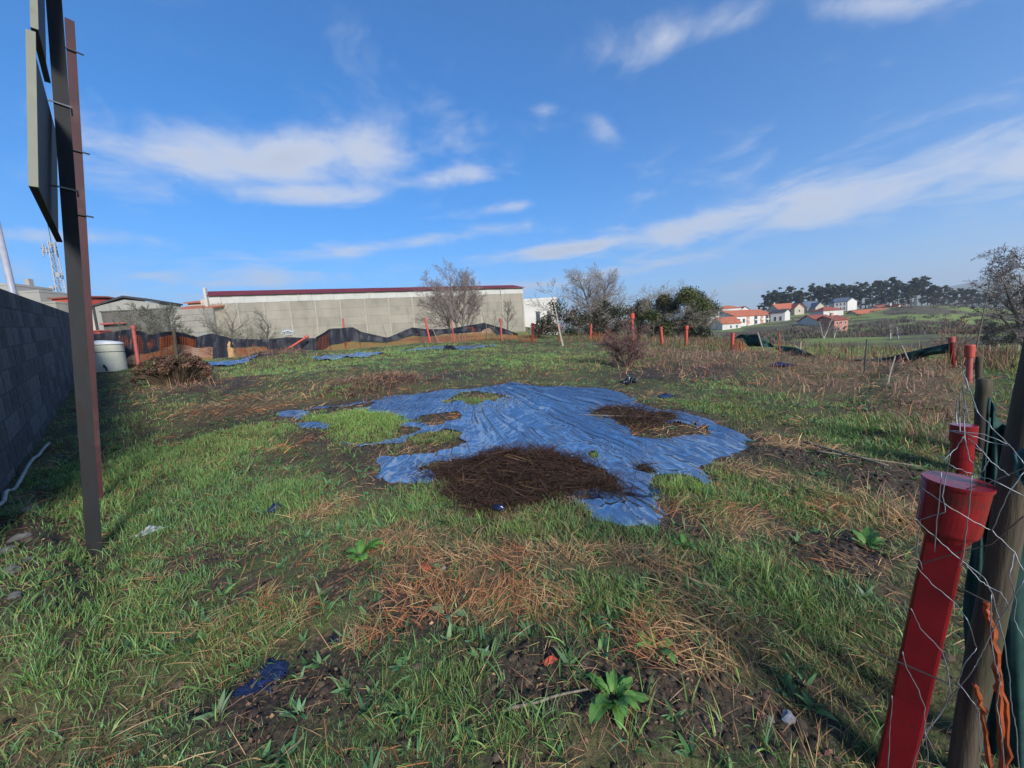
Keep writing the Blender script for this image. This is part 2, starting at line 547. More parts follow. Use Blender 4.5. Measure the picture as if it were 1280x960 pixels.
M['concrete'] = pmat('precast_concrete', (0.265, 0.242, 0.195), (0.22, 0.20, 0.165), 0.5, 0.9, 0.02, 2.0, c3=(0.14, 0.13, 0.11), s3=0.9, t3=(0.5, 0.85), stretch=(1, 1, 0.45))
M['concrete2'] = pmat('pale_concrete', (0.27, 0.255, 0.22), (0.215, 0.205, 0.18), 0.6, 0.9, 0.02, 2.0, c3=(0.16, 0.155, 0.14), s3=0.7, t3=(0.5, 0.8), stretch=(1, 1, 0.4))
M['pilaster'] = pmat('pilaster_concrete', (0.31, 0.29, 0.235), (0.26, 0.24, 0.20), 1.2, 0.9)
M['cladding'] = pmat('white_cladding', (0.42, 0.415, 0.385), (0.37, 0.365, 0.34), 0.8, 0.6)
M['redroof'] = pmat('red_sheet_roof', (0.13, 0.022, 0.030), (0.10, 0.018, 0.026), 0.8, 0.6)
M['tiles'] = pmat('clay_tiles', (0.42, 0.13, 0.065), (0.30, 0.09, 0.05), 0.9, 0.85, c3=(0.22, 0.09, 0.06), s3=0.5)
M['tiles_dark'] = pmat('dark_clay_tiles', (0.27, 0.075, 0.05), (0.19, 0.055, 0.04), 0.9, 0.85)
M['slate'] = pmat('slate_roof', (0.10, 0.13, 0.18), (0.07, 0.09, 0.13), 0.9, 0.6)
M['white'] = pmat('white_render', (0.52, 0.505, 0.475), (0.46, 0.445, 0.42), 0.5, 0.85)
M['cream'] = pmat('cream_render', (0.42, 0.375, 0.29), (0.37, 0.33, 0.255), 0.5, 0.85)
M['greywall'] = pmat('grey_render', (0.30, 0.29, 0.265), (0.24, 0.235, 0.215), 0.35, 0.9, c3=(0.17, 0.17, 0.165), s3=0.4, t3=(0.55, 0.75), stretch=(1, 1, 0.3))
M['darkwall'] = pmat('sooty_concrete', (0.115, 0.105, 0.095), (0.07, 0.065, 0.06), 0.6, 0.95, c3=(0.05, 0.055, 0.04), s3=0.5, stretch=(1, 1, 0.4))
M['pinkwall'] = pmat('terracotta_render', (0.45, 0.20, 0.14), (0.38, 0.16, 0.12), 0.6, 0.9)
M['redwall'] = pmat('red_render', (0.46, 0.075, 0.05), (0.36, 0.06, 0.04), 0.8, 0.85)
M['glass'] = pmat('dark_window', (0.05, 0.06, 0.075), (0.03, 0.035, 0.05), 1, 0.2, spec=0.5)
M['trim'] = pmat('dark_fascia', (0.05, 0.05, 0.055), None, 2, 0.8)
M['mastwhite'] = pmat('painted_lattice', (0.36, 0.35, 0.36), (0.28, 0.27, 0.28), 3, 0.5)
M['polewhite'] = pmat('pale_painted_pole', (0.30, 0.31, 0.36), (0.24, 0.25, 0.30), 3, 0.4)
M['bark'] = pmat('bark', (0.13, 0.105, 0.085), (0.07, 0.06, 0.05), 6, 0.95, 0.01, 14, stretch=(3, 3, 0.7))
M['palebark'] = pmat('pale_bark', (0.34, 0.30, 0.24), (0.22, 0.19, 0.15), 7, 0.9, 0.005, 20)
M['cardboard'] = pmat('cream_board', (0.20, 0.21, 0.165), (0.165, 0.17, 0.14), 3, 0.7, c3=(0.11, 0.12, 0.09), s3=2.5)
M['hose'] = pmat('dirty_white_hose', (0.36, 0.36, 0.33), (0.20, 0.205, 0.19), 9, 0.6)
M['stone'] = pmat('rubble', (0.13, 0.125, 0.12), (0.07, 0.07, 0.068), 6, 0.9, 0.01, 20)
M['bluebag'] = pmat('blue_black_plastic', (0.012, 0.022, 0.075), (0.006, 0.010, 0.035), 6, 0.28, 0.01, 14, spec=0.6)
M['blackbag'] = pmat('black_plastic', (0.010, 0.012, 0.020), (0.006, 0.007, 0.012), 6, 0.3, 0.01, 14, spec=0.6)
M['clearbag'] = pmat('pale_plastic_scrap', (0.36, 0.40, 0.40), (0.28, 0.31, 0.31), 9, 0.4, 0.01, 20)
M['redbrown'] = pmat('terracotta_shard', (0.36, 0.07, 0.04), (0.26, 0.05, 0.03), 9, 0.8)
M['graffiti_dark'] = pmat('grey_blue_spray_paint', (0.20, 0.24, 0.27), (0.28, 0.31, 0.33), 4, 0.8)
M['graffiti_pale'] = pmat('pale_blue_spray_paint', (0.34, 0.37, 0.40), (0.38, 0.41, 0.44), 4, 0.8)


def ground_material():
    m = bpy.data.materials.new('wet_plot_ground')
    m.use_nodes = True
    w = NT(m.node_tree)
    b = m.node_tree.nodes['Principled BSDF']
    tc = w.n('ShaderNodeTexCoord')
    P = tc.outputs['Object']
    at = w.n('ShaderNodeAttribute', attribute_name='Col')
    sp = w.n('ShaderNodeSeparateColor')
    w.link(at.outputs['Color'], sp.inputs[0])
    mud, straw, far = sp.outputs
    n_f = w.noise(P, 34, 6, 0.7)
    n_m = w.noise(P, 6.5, 6, 0.65, 0.4)
    n_l = w.noise(P, 1.1, 4, 0.6)
    n_field = w.noise(P, 0.035, 6, 0.6, 0.5)
    n_field2 = w.noise(P, 0.35, 5, 0.7)
    soil = w.mix(w.ramp(n_f, 0.35, 0.7), (0.030, 0.023, 0.017), (0.085, 0.064, 0.045))
    litter = w.mix(w.ramp(n_f, 0.3, 0.7), (0.085, 0.062, 0.034), (0.17, 0.12, 0.06))
    moss = w.mix(w.ramp(n_f, 0.3, 0.7), (0.040, 0.062, 0.018), (0.080, 0.110, 0.034))
    base = w.mix(w.ramp(n_m, 0.38, 0.62), soil, moss)
    base = w.mix(w.math('MULTIPLY', w.ramp(n_l, 0.45, 0.65), 0.5), base, litter)
    base = w.mix(w.math('MULTIPLY', straw, 0.8), base, litter)
    base = w.mix(mud, base, soil)
    green = w.mix(w.ramp(n_field2, 0.3, 0.7), (0.120, 0.165, 0.040), (0.165, 0.195, 0.058))
    scrub = w.mix(w.ramp(n_field2, 0.3, 0.7), (0.060, 0.058, 0.034), (0.10, 0.085, 0.055))
    fld = w.mix(w.ramp(n_field, 0.46, 0.56), green, scrub)
    base = w.mix(far, base, fld)
    w.link(base, b.inputs['Base Color'])
    rgh = w.math('SUBTRACT', 0.9, w.math('MULTIPLY', mud, w.math('MULTIPLY', w.ramp(n_m, 0.4, 0.7), 0.35)))
    w.link(rgh, b.inputs['Roughness'])
    b.inputs['Specular IOR Level'].default_value = 0.25
    bp = w.n('ShaderNodeBump')
    bp.inputs['Strength'].default_value = 0.9
    bp.inputs['Distance'].default_value = 0.02
    w.link(w.math('ADD', n_f, w.math('MULTIPLY', n_m, 1.5)), bp.inputs['Height'])
    w.link(bp.outputs[0], b.inputs['Normal'])
    return m


# ------------------------------------------------------------------ ground
def tarp_cover(x, y, shrink=0.0):
    """1 on the bare plastic, 0 elsewhere"""
    sd = shrink + poly_dist(TARP, x, y) + (fbm(np.asarray(x) * 3, np.asarray(y) * 3, 77, 5) - 0.5) * 0.5
    isl = np.maximum(np.maximum(patch_val(M_HEAP, x, y, 0.2, 0.4), patch_val(M_HEAP2, x, y, 0.2, 0.4)),
                     np.maximum(patch_val(M_ISLE_GRASS, x, y, 0.2, 0.42), patch_val(M_ISLE_MUD, x, y, 0.25, 0.5)))
    return np.where(sd < 0, 1.0, 0.0) * (isl < 0.5 - shrink * 4)


def build_ground():
    ang = np.concatenate([np.linspace(-68, 68, 521), np.linspace(68, 292, 58)[1:-1]])
    ang = np.radians(ang)
    rad = np.concatenate([[0.02, 0.2, 0.35], np.geomspace(0.5, 60, 215), np.geomspace(60, 5600, 90)[1:]])
    A, RR = np.meshgrid(ang, rad)
    x, y = RR * np.sin(A), RR * np.cos(A)
    z = terrain(x, y)
    # under the plastic sheet the soil sinks away so that the sheet stays proud
    na, nr = len(ang), len(rad)
    idx = np.arange(na * nr).reshape(nr, na)
    nxt = np.roll(idx, -1, axis=1)
    F = np.stack([idx[:-1], nxt[:-1], nxt[1:], idx[1:]], -1).reshape(-1, 4)[:, ::-1]
    col = np.zeros((na * nr, 3))
    xf, yf = x.ravel(), y.ravel()
    col[:, 0] = np.maximum(patch_val(M_MUD, xf, yf, 0.5, 0.4), np.maximum(patch_val(M_HEAP + M_HEAP2, xf, yf, 0.4), patch_val(M_ISLE_MUD, xf, yf, 0.4)) * 0.6)
    col[:, 0] = np.maximum(col[:, 0], sstep(0.5, 0.1, poly_dist(TARP, xf, yf)) * 0.9)
    col[:, 1] = np.maximum(patch_val(M_STRAW, xf, yf, 0.5, 0.3), patch_val(M_BROWN, xf, yf, 0.5, 0.3))
    sd = np.maximum((xf - FENCE_A.x) * _fn.x + (yf - FENCE_A.y) * _fn.y, (xf - CORNER.x) * _gn.x + (yf - CORNER.y) * _gn.y)
    col[:, 2] = np.maximum(sstep(20, 34, np.hypot(xf, yf)), sstep(0.3, 2.0, sd))
    o = mesh_np('ground', np.stack([xf, yf, z.ravel()], 1), F, ground_material(), smooth=True, col=col)
    structure(o)


build_ground()


def tarp_material():
    m = bpy.data.materials.new('wet_plastic_sheet')
    m.use_nodes = True
    w = NT(m.node_tree)
    b = m.node_tree.nodes['Principled BSDF']
    tc = w.n('ShaderNodeTexCoord')
    P = tc.outputs['Object']
    n = w.noise(P, 3.0, 6, 0.65, 0.4)
    dirt = w.ramp(w.noise(P, 1.6, 7, 0.7, 0.3), 0.60, 0.74)
    base = w.mix(w.ramp(n, 0.3, 0.7), (0.026, 0.033, 0.050), (0.040, 0.049, 0.070))
    base = w.mix(w.math('MULTIPLY', dirt, 0.6), base, (0.09, 0.085, 0.075))
    w.link(base, b.inputs['Base Color'])
    r = w.math('ADD', 0.10, w.math('MULTIPLY', w.ramp(w.noise(P, 5, 5, 0.6), 0.35, 0.7), 0.12))
    b.inputs['Specular Tint'].default_value = (0.92, 0.96, 1.0, 1)
    w.link(r, b.inputs['Roughness'])
    b.inputs['IOR'].default_value = 4.2
    b.inputs['Specular IOR Level'].default_value = 0.8
    fo = w.n('ShaderNodeAttribute', attribute_name='fold')
    rid = w.math('ABSOLUTE', w.math('SUBTRACT', w.noise(fo.outputs['Vector'], 2.4, 1, 0.5, 0.2), 0.5))
    bp = w.n('ShaderNodeBump', invert=True)
    bp.inputs['Strength'].default_value = 0.8
    bp.inputs['Distance'].default_value = 0.12
    w.link(rid, bp.inputs['Height'])
    b2 = w.n('ShaderNodeBump')
    b2.inputs['Strength'].default_value = 0.3
    b2.inputs['Distance'].default_value = 0.012
    w.link(w.math('ABSOLUTE', w.math('SUBTRACT', w.noise(P, 6, 2, 0.5, 0.8), 0.5)), b2.inputs['Height'])
    w.link(bp.outputs[0], b2.inputs['Normal'])
    w.link(b2.outputs[0], b.inputs['Normal'])
    return m


TARP_PUDDLES = [patch(800, 612, 30, 12), patch(700, 548, 46, 9), patch(838, 575, 34, 12), patch(470, 521, 40, 5)]


def tarp_height(x, y):
    z = terrain(x, y, False)
    r = np.hypot(x, y)
    z = z + (fbm(x * 0.55, y * 0.55, 3, 3) - 0.5) * 0.16 + (fbm(x * 2.3, y * 2.3, 8, 3) - 0.5) * 0.075 * 0.6
    for m, h in MOUNDS:
        z = z + h * patch_val([m], x, y, 0.5, 0.1)
    dx, dy = x - TARP_FAN.x, y - TARP_FAN.y
    rr = np.hypot(dx, dy)
    th = np.arctan2(dx, -dy) + (fbm(x * 0.5, y * 0.5, 41, 2) - 0.5) * 0.10
    rid = np.abs(vnoise(th * 24, rr * 0.22, 61) - 0.5) * 2
    rid2 = np.abs(vnoise(th * 64, rr * 0.4, 62) - 0.5) * 2
    fold = (1 - rid) ** 4 * 0.070 + (1 - rid2) ** 3 * 0.026
    right = sstep(-0.35, 0.15, th)
    # left part: crumpled, ripples across the view
    rip = np.abs(vnoise(x * 2.0 + 3 * fbm(x, y, 5, 2), y * 7.0 + 5 * fbm(x * 0.8, y * 0.8, 6, 2), 63) - 0.5) * 2
    rip2 = np.abs(vnoise(x * 6 + 4 * fbm(x, y, 15, 2), y * 5, 64) - 0.5) * 2
    crump = (1 - rip) ** 4 * 0.035 + (1 - rip2) ** 4 * 0.022
    amp = sstep(0.0, 1.2, rr)
    wet = patch_val(TARP_PUDDLES, x, y, 0.3, 0.15)
    w = (fold * right + crump * (1 - right * 0.75)) * amp
    sd = poly_dist(TARP, x, y) + (fbm(x * 3, y * 3, 77, 5) - 0.5) * 0.5
    isl = np.maximum(np.maximum(patch_val(M_HEAP, x, y, 0.2, 0.4), patch_val(M_HEAP2, x, y, 0.2, 0.4)), np.maximum(patch_val(M_ISLE_GRASS, x, y, 0.2, 0.42), patch_val(M_ISLE_MUD, x, y, 0.25, 0.5)))
    soft = np.maximum(patch_val(M_HEAP + M_HEAP2, x, y, 0.75, 0.4), patch_val(M_ISLE_GRASS + M_ISLE_MUD, x, y, 0.75, 0.45))
    e = np.clip(np.minimum(-sd / 0.30, (0.62 - soft) / 0.5), 0, 1)
    tr = terrain(x, y)
    up = np.maximum(tr, z) + 0.008 + w * (1 - 0.85 * wet)
    return up * e + (tr + 0.004) * (1 - e)


def grid_sheet(name, mask_fn, height_fn, bounds, step, mat, thick=0.0):
    x0, x1, y0, y1 = bounds
    gx, gy = np.arange(x0, x1, step), np.arange(y0, y1, step)
    Xg, Yg = np.meshgrid(gx, gy)
    keep = mask_fn(Xg.ravel(), Yg.ravel()).reshape(Xg.shape) > 0.5
    Zg = height_fn(Xg.ravel(), Yg.ravel()).reshape(Xg.shape)
    idx = np.arange(Xg.size).reshape(Xg.shape)
    q = keep[:-1, :-1] & keep[1:, :-1] & keep[:-1, 1:] & keep[1:, 1:]
    F = np.stack([idx[:-1, :-1], idx[:-1, 1:], idx[1:, 1:], idx[1:, :-1]], -1)[q]
    used = np.unique(F)
    rem = -np.ones(Xg.size, int)
    rem[used] = np.arange(len(used))
    Vv = np.stack([Xg.ravel(), Yg.ravel(), Zg.ravel()], 1)[used]
    o = mesh_np(name, Vv, rem[F], mat, smooth=True)
    if thick:
        s = o.modifiers.new('thickness', 'SOLIDIFY')
        s.thickness = thick
        s.offset = -1
    return o


def build_tarps():
    M['tarp'] = tarp_material()
    xs, ys = [p[0] for p in TARP], [p[1] for p in TARP]

    def whole(x, y):
        sd = poly_dist(TARP, x, y) + (fbm(x * 3, y * 3, 77, 5) - 0.5) * 0.5
        return (sd < 0).astype(float)
    # the sheet runs on under the heaps of soil; soil shows where the heap is higher than the sheet
    o = grid_sheet('plastic_tarpaulin', tarp_cover, tarp_height, (min(xs) - 0.4, max(xs) + 0.4, min(ys) - 0.4, max(ys) + 0.4), 0.018, M['tarp'])
    co = np.empty(len(o.data.vertices) * 3, np.float32)
    o.data.vertices.foreach_get('co', co)
    co = co.reshape(-1, 3)
    dx, dy = co[:, 0] - TARP_FAN.x, co[:, 1] - TARP_FAN.y
    th = np.arctan2(dx, -dy) + (fbm(co[:, 0] * 0.5, co[:, 1] * 0.5, 41, 2) - 0.5) * 0.10
    fa = o.data.attributes.new('fold', 'FLOAT_VECTOR', 'POINT')
    fa.data.foreach_set('vector', np.stack([th * 16, np.hypot(dx, dy) * 0.25, np.zeros(len(th))], 1).astype(np.float32).ravel())
    tag(o, 'large wrinkled blue-black plastic sheet spread over the middle of the plot', 'tarpaulin')
    for px, py, hw, hh, lab in [(440, 445, 34, 3.4, 'small blue plastic sheet lying in grass before the orange net fence'),
                                (285, 455, 28, 2.6, 'shreds of pale blue plastic in grass right of the dead brown shrub'),
                                (560, 436, 52, 2.0, 'long dark plastic strip lying in grass near the far fence')]:
        pt = [patch(px, py, hw, hh)]
        c = pt[0]

        def mk(x, y, pt=pt):
            return (patch_val(pt, x, y, 0.05, 0.3) > 0.5).astype(float)

        def hf(x, y):
            return terrain(x, y) + 0.05 + (fbm(x * 5, y * 5, 21, 3) - 0.5) * 0.10
        e = max(c[2], c[3]) * 1.4
        o = grid_sheet('plastic_sheet', mk, hf, (c[0] - e, c[0] + e, c[1] - e, c[1] + e), 0.07, M['tarp'])
        tag(o, lab, 'plastic sheet')
    # standing water on the sheet
    wm = pmat('puddle_water', (0.010, 0.014, 0.022), None, 2, 0.03, spec=0.5)
    for p in (TARP_PUDDLES[0],):
        n = 40
        ang = np.linspace(0, 2 * np.pi, n, endpoint=False)
        k = 0.75 + 0.5 * (fbm(np.cos(ang) * 1.7 + p[0], np.sin(ang) * 1.7 + p[1], 5, 3))
        c, s = math.cos(p[4]), math.sin(p[4])
        u, v = np.cos(ang) * p[2] * k * 0.85, np.sin(ang) * p[3] * k * 0.85
        xx, yy = p[0] + u * c + v * s, p[1] - u * s + v * c
        zz = float(np.percentile(tarp_height(xx, yy), 40)) + 0.004
        mb = MB()
        mb.add([(a, b2, zz) for a, b2 in zip(xx, yy)], [tuple(range(n))[::-1]])
        o = mb.build('puddle', wm)
        structure(o)


build_tarps()


# ------------------------------------------------------------------ grass and litter (uncountable)
def in_plot(x, y):
    sdr = (x - FENCE_A.x) * _fn.x + (y - FENCE_A.y) * _fn.y
    sdf = (x - CORNER.x) * _gn.x + (y - CORNER.y) * _gn.y
    return sdr, sdf


WALL_A, WALL_B = S(-60, 716), S(118, 442)
_wd = (Vector((WALL_B.x, WALL_B.y)) - Vector((WALL_A.x, WALL_A.y))).normalized()
_wn = Vector((_wd.y, -_wd.x))
if _wn.x < 0:
    _wn = -_wn


def wall_side(x, y):
    return (x - WALL_A.x) * _wn.x + (y - WALL_A.y) * _wn.y


def sample(n, rmin, rmax, power, amax=60):
    """points of a sector of the plot; number per square metre falls off with distance"""
    u = RNG.random(n)
    e = 2 - power
    r = (rmin ** e + u * (rmax ** e - rmin ** e)) ** (1 / e)
    a = np.radians(RNG.uniform(-amax, amax, n))
    return r * np.sin(a), r * np.cos(a), r


def blades(base, heading, length, width, lean, bend, col, segs=3, tipcol=None, flat=False):
    """tapering strips. lean: angle from vertical at the root, bend: extra angle by the tip"""
    n = len(base)
    V_, cols = [], []
    hx, hy = np.cos(heading), np.sin(heading)
    side = np.stack([-hy, hx, np.zeros(n)], 1)
    p = base.copy()
    roll = RNG.uniform(-0.9, 0.9, n)
    for k in range(segs + 1):
        t = k / segs
        wd = width * (1 - t) ** 0.7 if k else width * 0.8
        ang = lean + bend * t
        d = np.stack([np.sin(ang) * hx, np.sin(ang) * hy, np.cos(ang)], 1)
        nrm = np.cross(d, side)
        sv = side * np.cos(roll)[:, None] + nrm * np.sin(roll)[:, None]
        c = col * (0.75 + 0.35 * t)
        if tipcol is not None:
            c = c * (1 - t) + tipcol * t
        if k < segs:
            V_ += [p - sv * wd[:, None] / 2, p + sv * wd[:, None] / 2]
            cols += [c, c]
        else:
            V_ += [p]
            cols += [c]
        p = p + d * (length / segs)[:, None]
    m = 2 * segs + 1
    Vv = np.stack(V_, 1).reshape(-1, 3)
    C = np.stack(cols, 1).reshape(-1, 3)
    b = np.arange(n)[:, None] * m
    quads = [b + np.array([[2 * k, 2 * k + 1, 2 * k + 3, 2 * k + 2]]) for k in range(segs - 1)]
    tris = []
    for qd in quads:
        tris += [qd[:, [0, 1, 2]], qd[:, [0, 2, 3]]]
    tris.append(b + np.array([[2 * segs - 2, 2 * segs - 1, 2 * segs]]))
    return Vv, np.concatenate(tris), C


def join_sets(sets):
    Vs, Fs, Cs, o = [], [], [], 0
    for v, f, c in sets:
        Vs.append(v)
        Fs.append(f + o)
        Cs.append(c)
        o += len(v)
    return np.concatenate(Vs), np.concatenate(Fs), np.concatenate(Cs)


def pick_cols(n, palette, jit=0.25):
    pal = np.array(palette)
    c = pal[RNG.integers(0, len(pal), n)]
    return c * (1 + RNG.uniform(-jit, jit, (n, 1))) * (1 + RNG.uniform(-0.08, 0.08, (n, 3)))


GREEN = [(0.064, 0.138, 0.048), (0.084, 0.156, 0.054), (0.054, 0.126, 0.056), (0.100, 0.160, 0.060), (0.074, 0.132, 0.044)]
LUSH = [(0.112, 0.205, 0.044), (0.136, 0.220, 0.052), (0.098, 0.185, 0.050), (0.156, 0.225, 0.060)]
OLIVE = [(0.13, 0.13, 0.045), (0.16, 0.14, 0.05), (0.10, 0.12, 0.04)]
STRAW = [(0.40, 0.26, 0.125), (0.33, 0.20, 0.10), (0.44, 0.31, 0.165), (0.28, 0.175, 0.09), (0.38, 0.185, 0.085)]
RUST = [(0.46, 0.185, 0.075), (0.38, 0.14, 0.06), (0.48, 0.24, 0.12)]
BROWN = [(0.105, 0.063, 0.045), (0.14, 0.082, 0.060), (0.08, 0.050, 0.038), (0.165, 0.095, 0.068), (0.125, 0.06, 0.050)]


def build_grass():
    sets = []
    # tufts of living grass
    for (n, rmin, rmax, power, per, segs) in [(26000, 0.8, 7, 0.9, 11, 3), (34000, 6.0, 30, 0.8, 9, 2)]:
        x, y, r = sample(n, rmin, rmax, power)
        lush = patch_val(M_LUSH, x, y, 0.6, 0.4)
        mud = np.maximum(patch_val(M_MUD, x, y, 0.5, 0.4), sstep(0.30, -0.05, poly_dist(TARP, x, y)) * 0.85)
        st = np.maximum(patch_val(M_STRAW, x, y, 0.4, 0.3), patch_val(M_BROWN, x, y, 0.4, 0.3))
        isle = patch_val(M_ISLE_GRASS, x, y, 0.2, 0.3)
        heap = np.maximum(patch_val(M_HEAP + M_HEAP2 + M_ISLE_MUD, x, y, 0.2, 0.3), 0)
        clump = sstep(0.44, 0.60, fbm(x * 1.9, y * 1.9, 101, 4)) * 0.95 + 0.07 + 0.15 * sstep(5, 14, r)
        dens = clump * (1 - 0.85 * mud) * (1 - 0.65 * st) * (1 - 0.93 * heap)
        dens = np.maximum(dens, lush * 0.95 * (1 - heap))
        dens = np.maximum(dens, isle)
        sdr, sdf = in_plot(x, y)
        ok = (RNG.random(n) < dens) & (tarp_cover(x, y, 0.07) < 0.5) & (wall_side(x, y) > 0.06) & (sdf < 14)
        x, y, r, lush, st, isle = [a[ok] for a in (x, y, r, lush, st, isle)]
        nt = len(x)
        z = terrain(x, y)
        hfac = 0.7 + 0.5 * lush + 0.35 * isle + 0.5 * sstep(0.55, 0.75, fbm(x * 0.9, y * 0.9, 33, 3))
        tuft_c = 1.65 * pick_cols(nt, GREEN, 0.2)
        lc = 1.65 * pick_cols(nt, LUSH, 0.15)
        oc = 1.65 * pick_cols(nt, OLIVE, 0.15)
        f = np.clip(lush * 0.55 + isle * 0.6, 0, 1)[:, None]
        tuft_c = tuft_c * (1 - f) + lc * f
        dry = (sstep(0.5, 0.72, fbm(x * 0.8, y * 0.8, 44, 3)) * 0.8 * (1 - f[:, 0]))[:, None]
        tuft_c = (tuft_c * (1 - dry) + oc * dry) * (1 + 0.25 * sstep(6, 10, r))[:, None]
        k = np.repeat(np.arange(nt), per)
        nb = len(k)
        spread = 0.018 + 0.012 * r[k] * 0.6
        ba = RNG.uniform(0, 2 * np.pi, nb)
        rr = np.sqrt(RNG.random(nb)) * np.minimum(spread, 0.09)
        bx, by = x[k] + rr * np.cos(ba), y[k] + rr * np.sin(ba)
        base = np.stack([bx, by, z[k] - 0.012], 1)
        L = RNG.uniform(0.025, 0.082, nb) * hfac[k] * (1 + 0.25 * sstep(6, 18, r[k]))
        wd = (0.0022 + 0.0021 * RNG.random(nb)) * (1 + 0.30 * np.maximum(r[k] - 1.5, 0))
        wd = np.minimum(wd, 0.016)
        head = ba + RNG.normal(0, 0.7, nb)
        lean = np.abs(RNG.normal(0.25, 0.28, nb))
        bend = RNG.uniform(0.2, 1.5, nb)
        c = tuft_c[k] * (1 + RNG.uniform(-0.22, 0.22, (nb, 1)))
        deadb = RNG.random(nb) < 0.10 + 0.12 * st[k]
        c[deadb] = pick_cols(deadb.sum(), STRAW, 0.2) * 0.75
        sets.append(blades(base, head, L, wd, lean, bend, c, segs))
    # wide coarse blades close to the camera
    x, y, r = sample(2600, 0.85, 5.0, 1.0)
    lush = patch_val(M_LUSH, x, y, 0.7, 0.4)
    ok = (RNG.random(len(x)) < 0.18 + 0.8 * lush) & (tarp_cover(x, y) < 0.5) & (patch_val(M_HEAP, x, y) < 0.3) & (wall_side(x, y) > 0.1)
    x, y, r = x[ok], y[ok], r[ok]
    k = np.repeat(np.arange(len(x)), 7)
    nb = len(k)
    ba = RNG.uniform(0, 2 * np.pi, nb)
    base = np.stack([x[k] + 0.02 * np.cos(ba), y[k] + 0.02 * np.sin(ba), terrain(x, y)[k] - 0.01], 1)
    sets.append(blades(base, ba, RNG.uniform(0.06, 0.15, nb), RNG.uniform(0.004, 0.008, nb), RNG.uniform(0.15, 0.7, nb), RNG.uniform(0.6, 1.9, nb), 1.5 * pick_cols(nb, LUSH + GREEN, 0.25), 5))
    # low broad-leaved rosettes between the tufts
    x, y, r = sample(1500, 0.85, 8.0, 1.0)
    ok = (RNG.random(len(x)) < 0.25 + 0.75 * sstep(0.5, 0.65, fbm(x * 1.1, y * 1.1, 909, 3))) & (tarp_cover(x, y) < 0.5) & (patch_val(M_HEAP, x, y) < 0.3) & (wall_side(x, y) > 0.1)
    x, y, r = x[ok], y[ok], r[ok]
    k = np.repeat(np.arange(len(x)), 8)
    nb = len(k)
    ba = RNG.uniform(0, 2 * np.pi, nb)
    base = np.stack([x[k] + 0.006 * np.cos(ba), y[k] + 0.006 * np.sin(ba), terrain(x, y)[k]], 1)
    sz = RNG.uniform(0.6, 1.5, len(x))[k]
    sets.append(blades(base, ba, RNG.uniform(0.03, 0.075, nb) * sz, RNG.uniform(0.013, 0.024, nb) * sz, RNG.uniform(0.5, 1.2, nb), RNG.uniform(0.1, 0.8, nb), 1.4 * pick_cols(nb, GREEN[:3] + [(0.06, 0.115, 0.05)], 0.25), 4))
    # sunny meadow beyond the wire fence on the right
    n = 5000
    x, y = RNG.uniform(2, 22, n), RNG.uniform(0.5, 16, n)
    sdr, sdf = in_plot(x, y)
    ok = (sdr > 0.25) & (sdr < 12)
    x, y = x[ok], y[ok]
    k = np.repeat(np.arange(len(x)), 9)
    nb = len(k)
    ba = RNG.uniform(0, 2 * np.pi, nb)
    base = np.stack([x[k] + 0.09 * np.cos(ba), y[k] + 0.09 * np.sin(ba), terrain(x, y)[k] - 0.01], 1)
    sets.append(blades(base, ba, RNG.uniform(0.06, 0.16, nb), np.full(nb, 0.011), RNG.uniform(0.1, 0.6, nb), RNG.uniform(0.2, 1.2, nb), pick_cols(nb, [(0.15, 0.22, 0.04), (0.18, 0.24, 0.05), (0.13, 0.19, 0.04)], 0.2), 2))
    v, f, c = join_sets(sets)
    o = mesh_np('grass', v, f, M['blade'], col=c)
    tag(o, 'short wet green grass growing in tufts over the plot', 'grass', kind='stuff')
    print('grass tris', len(f))


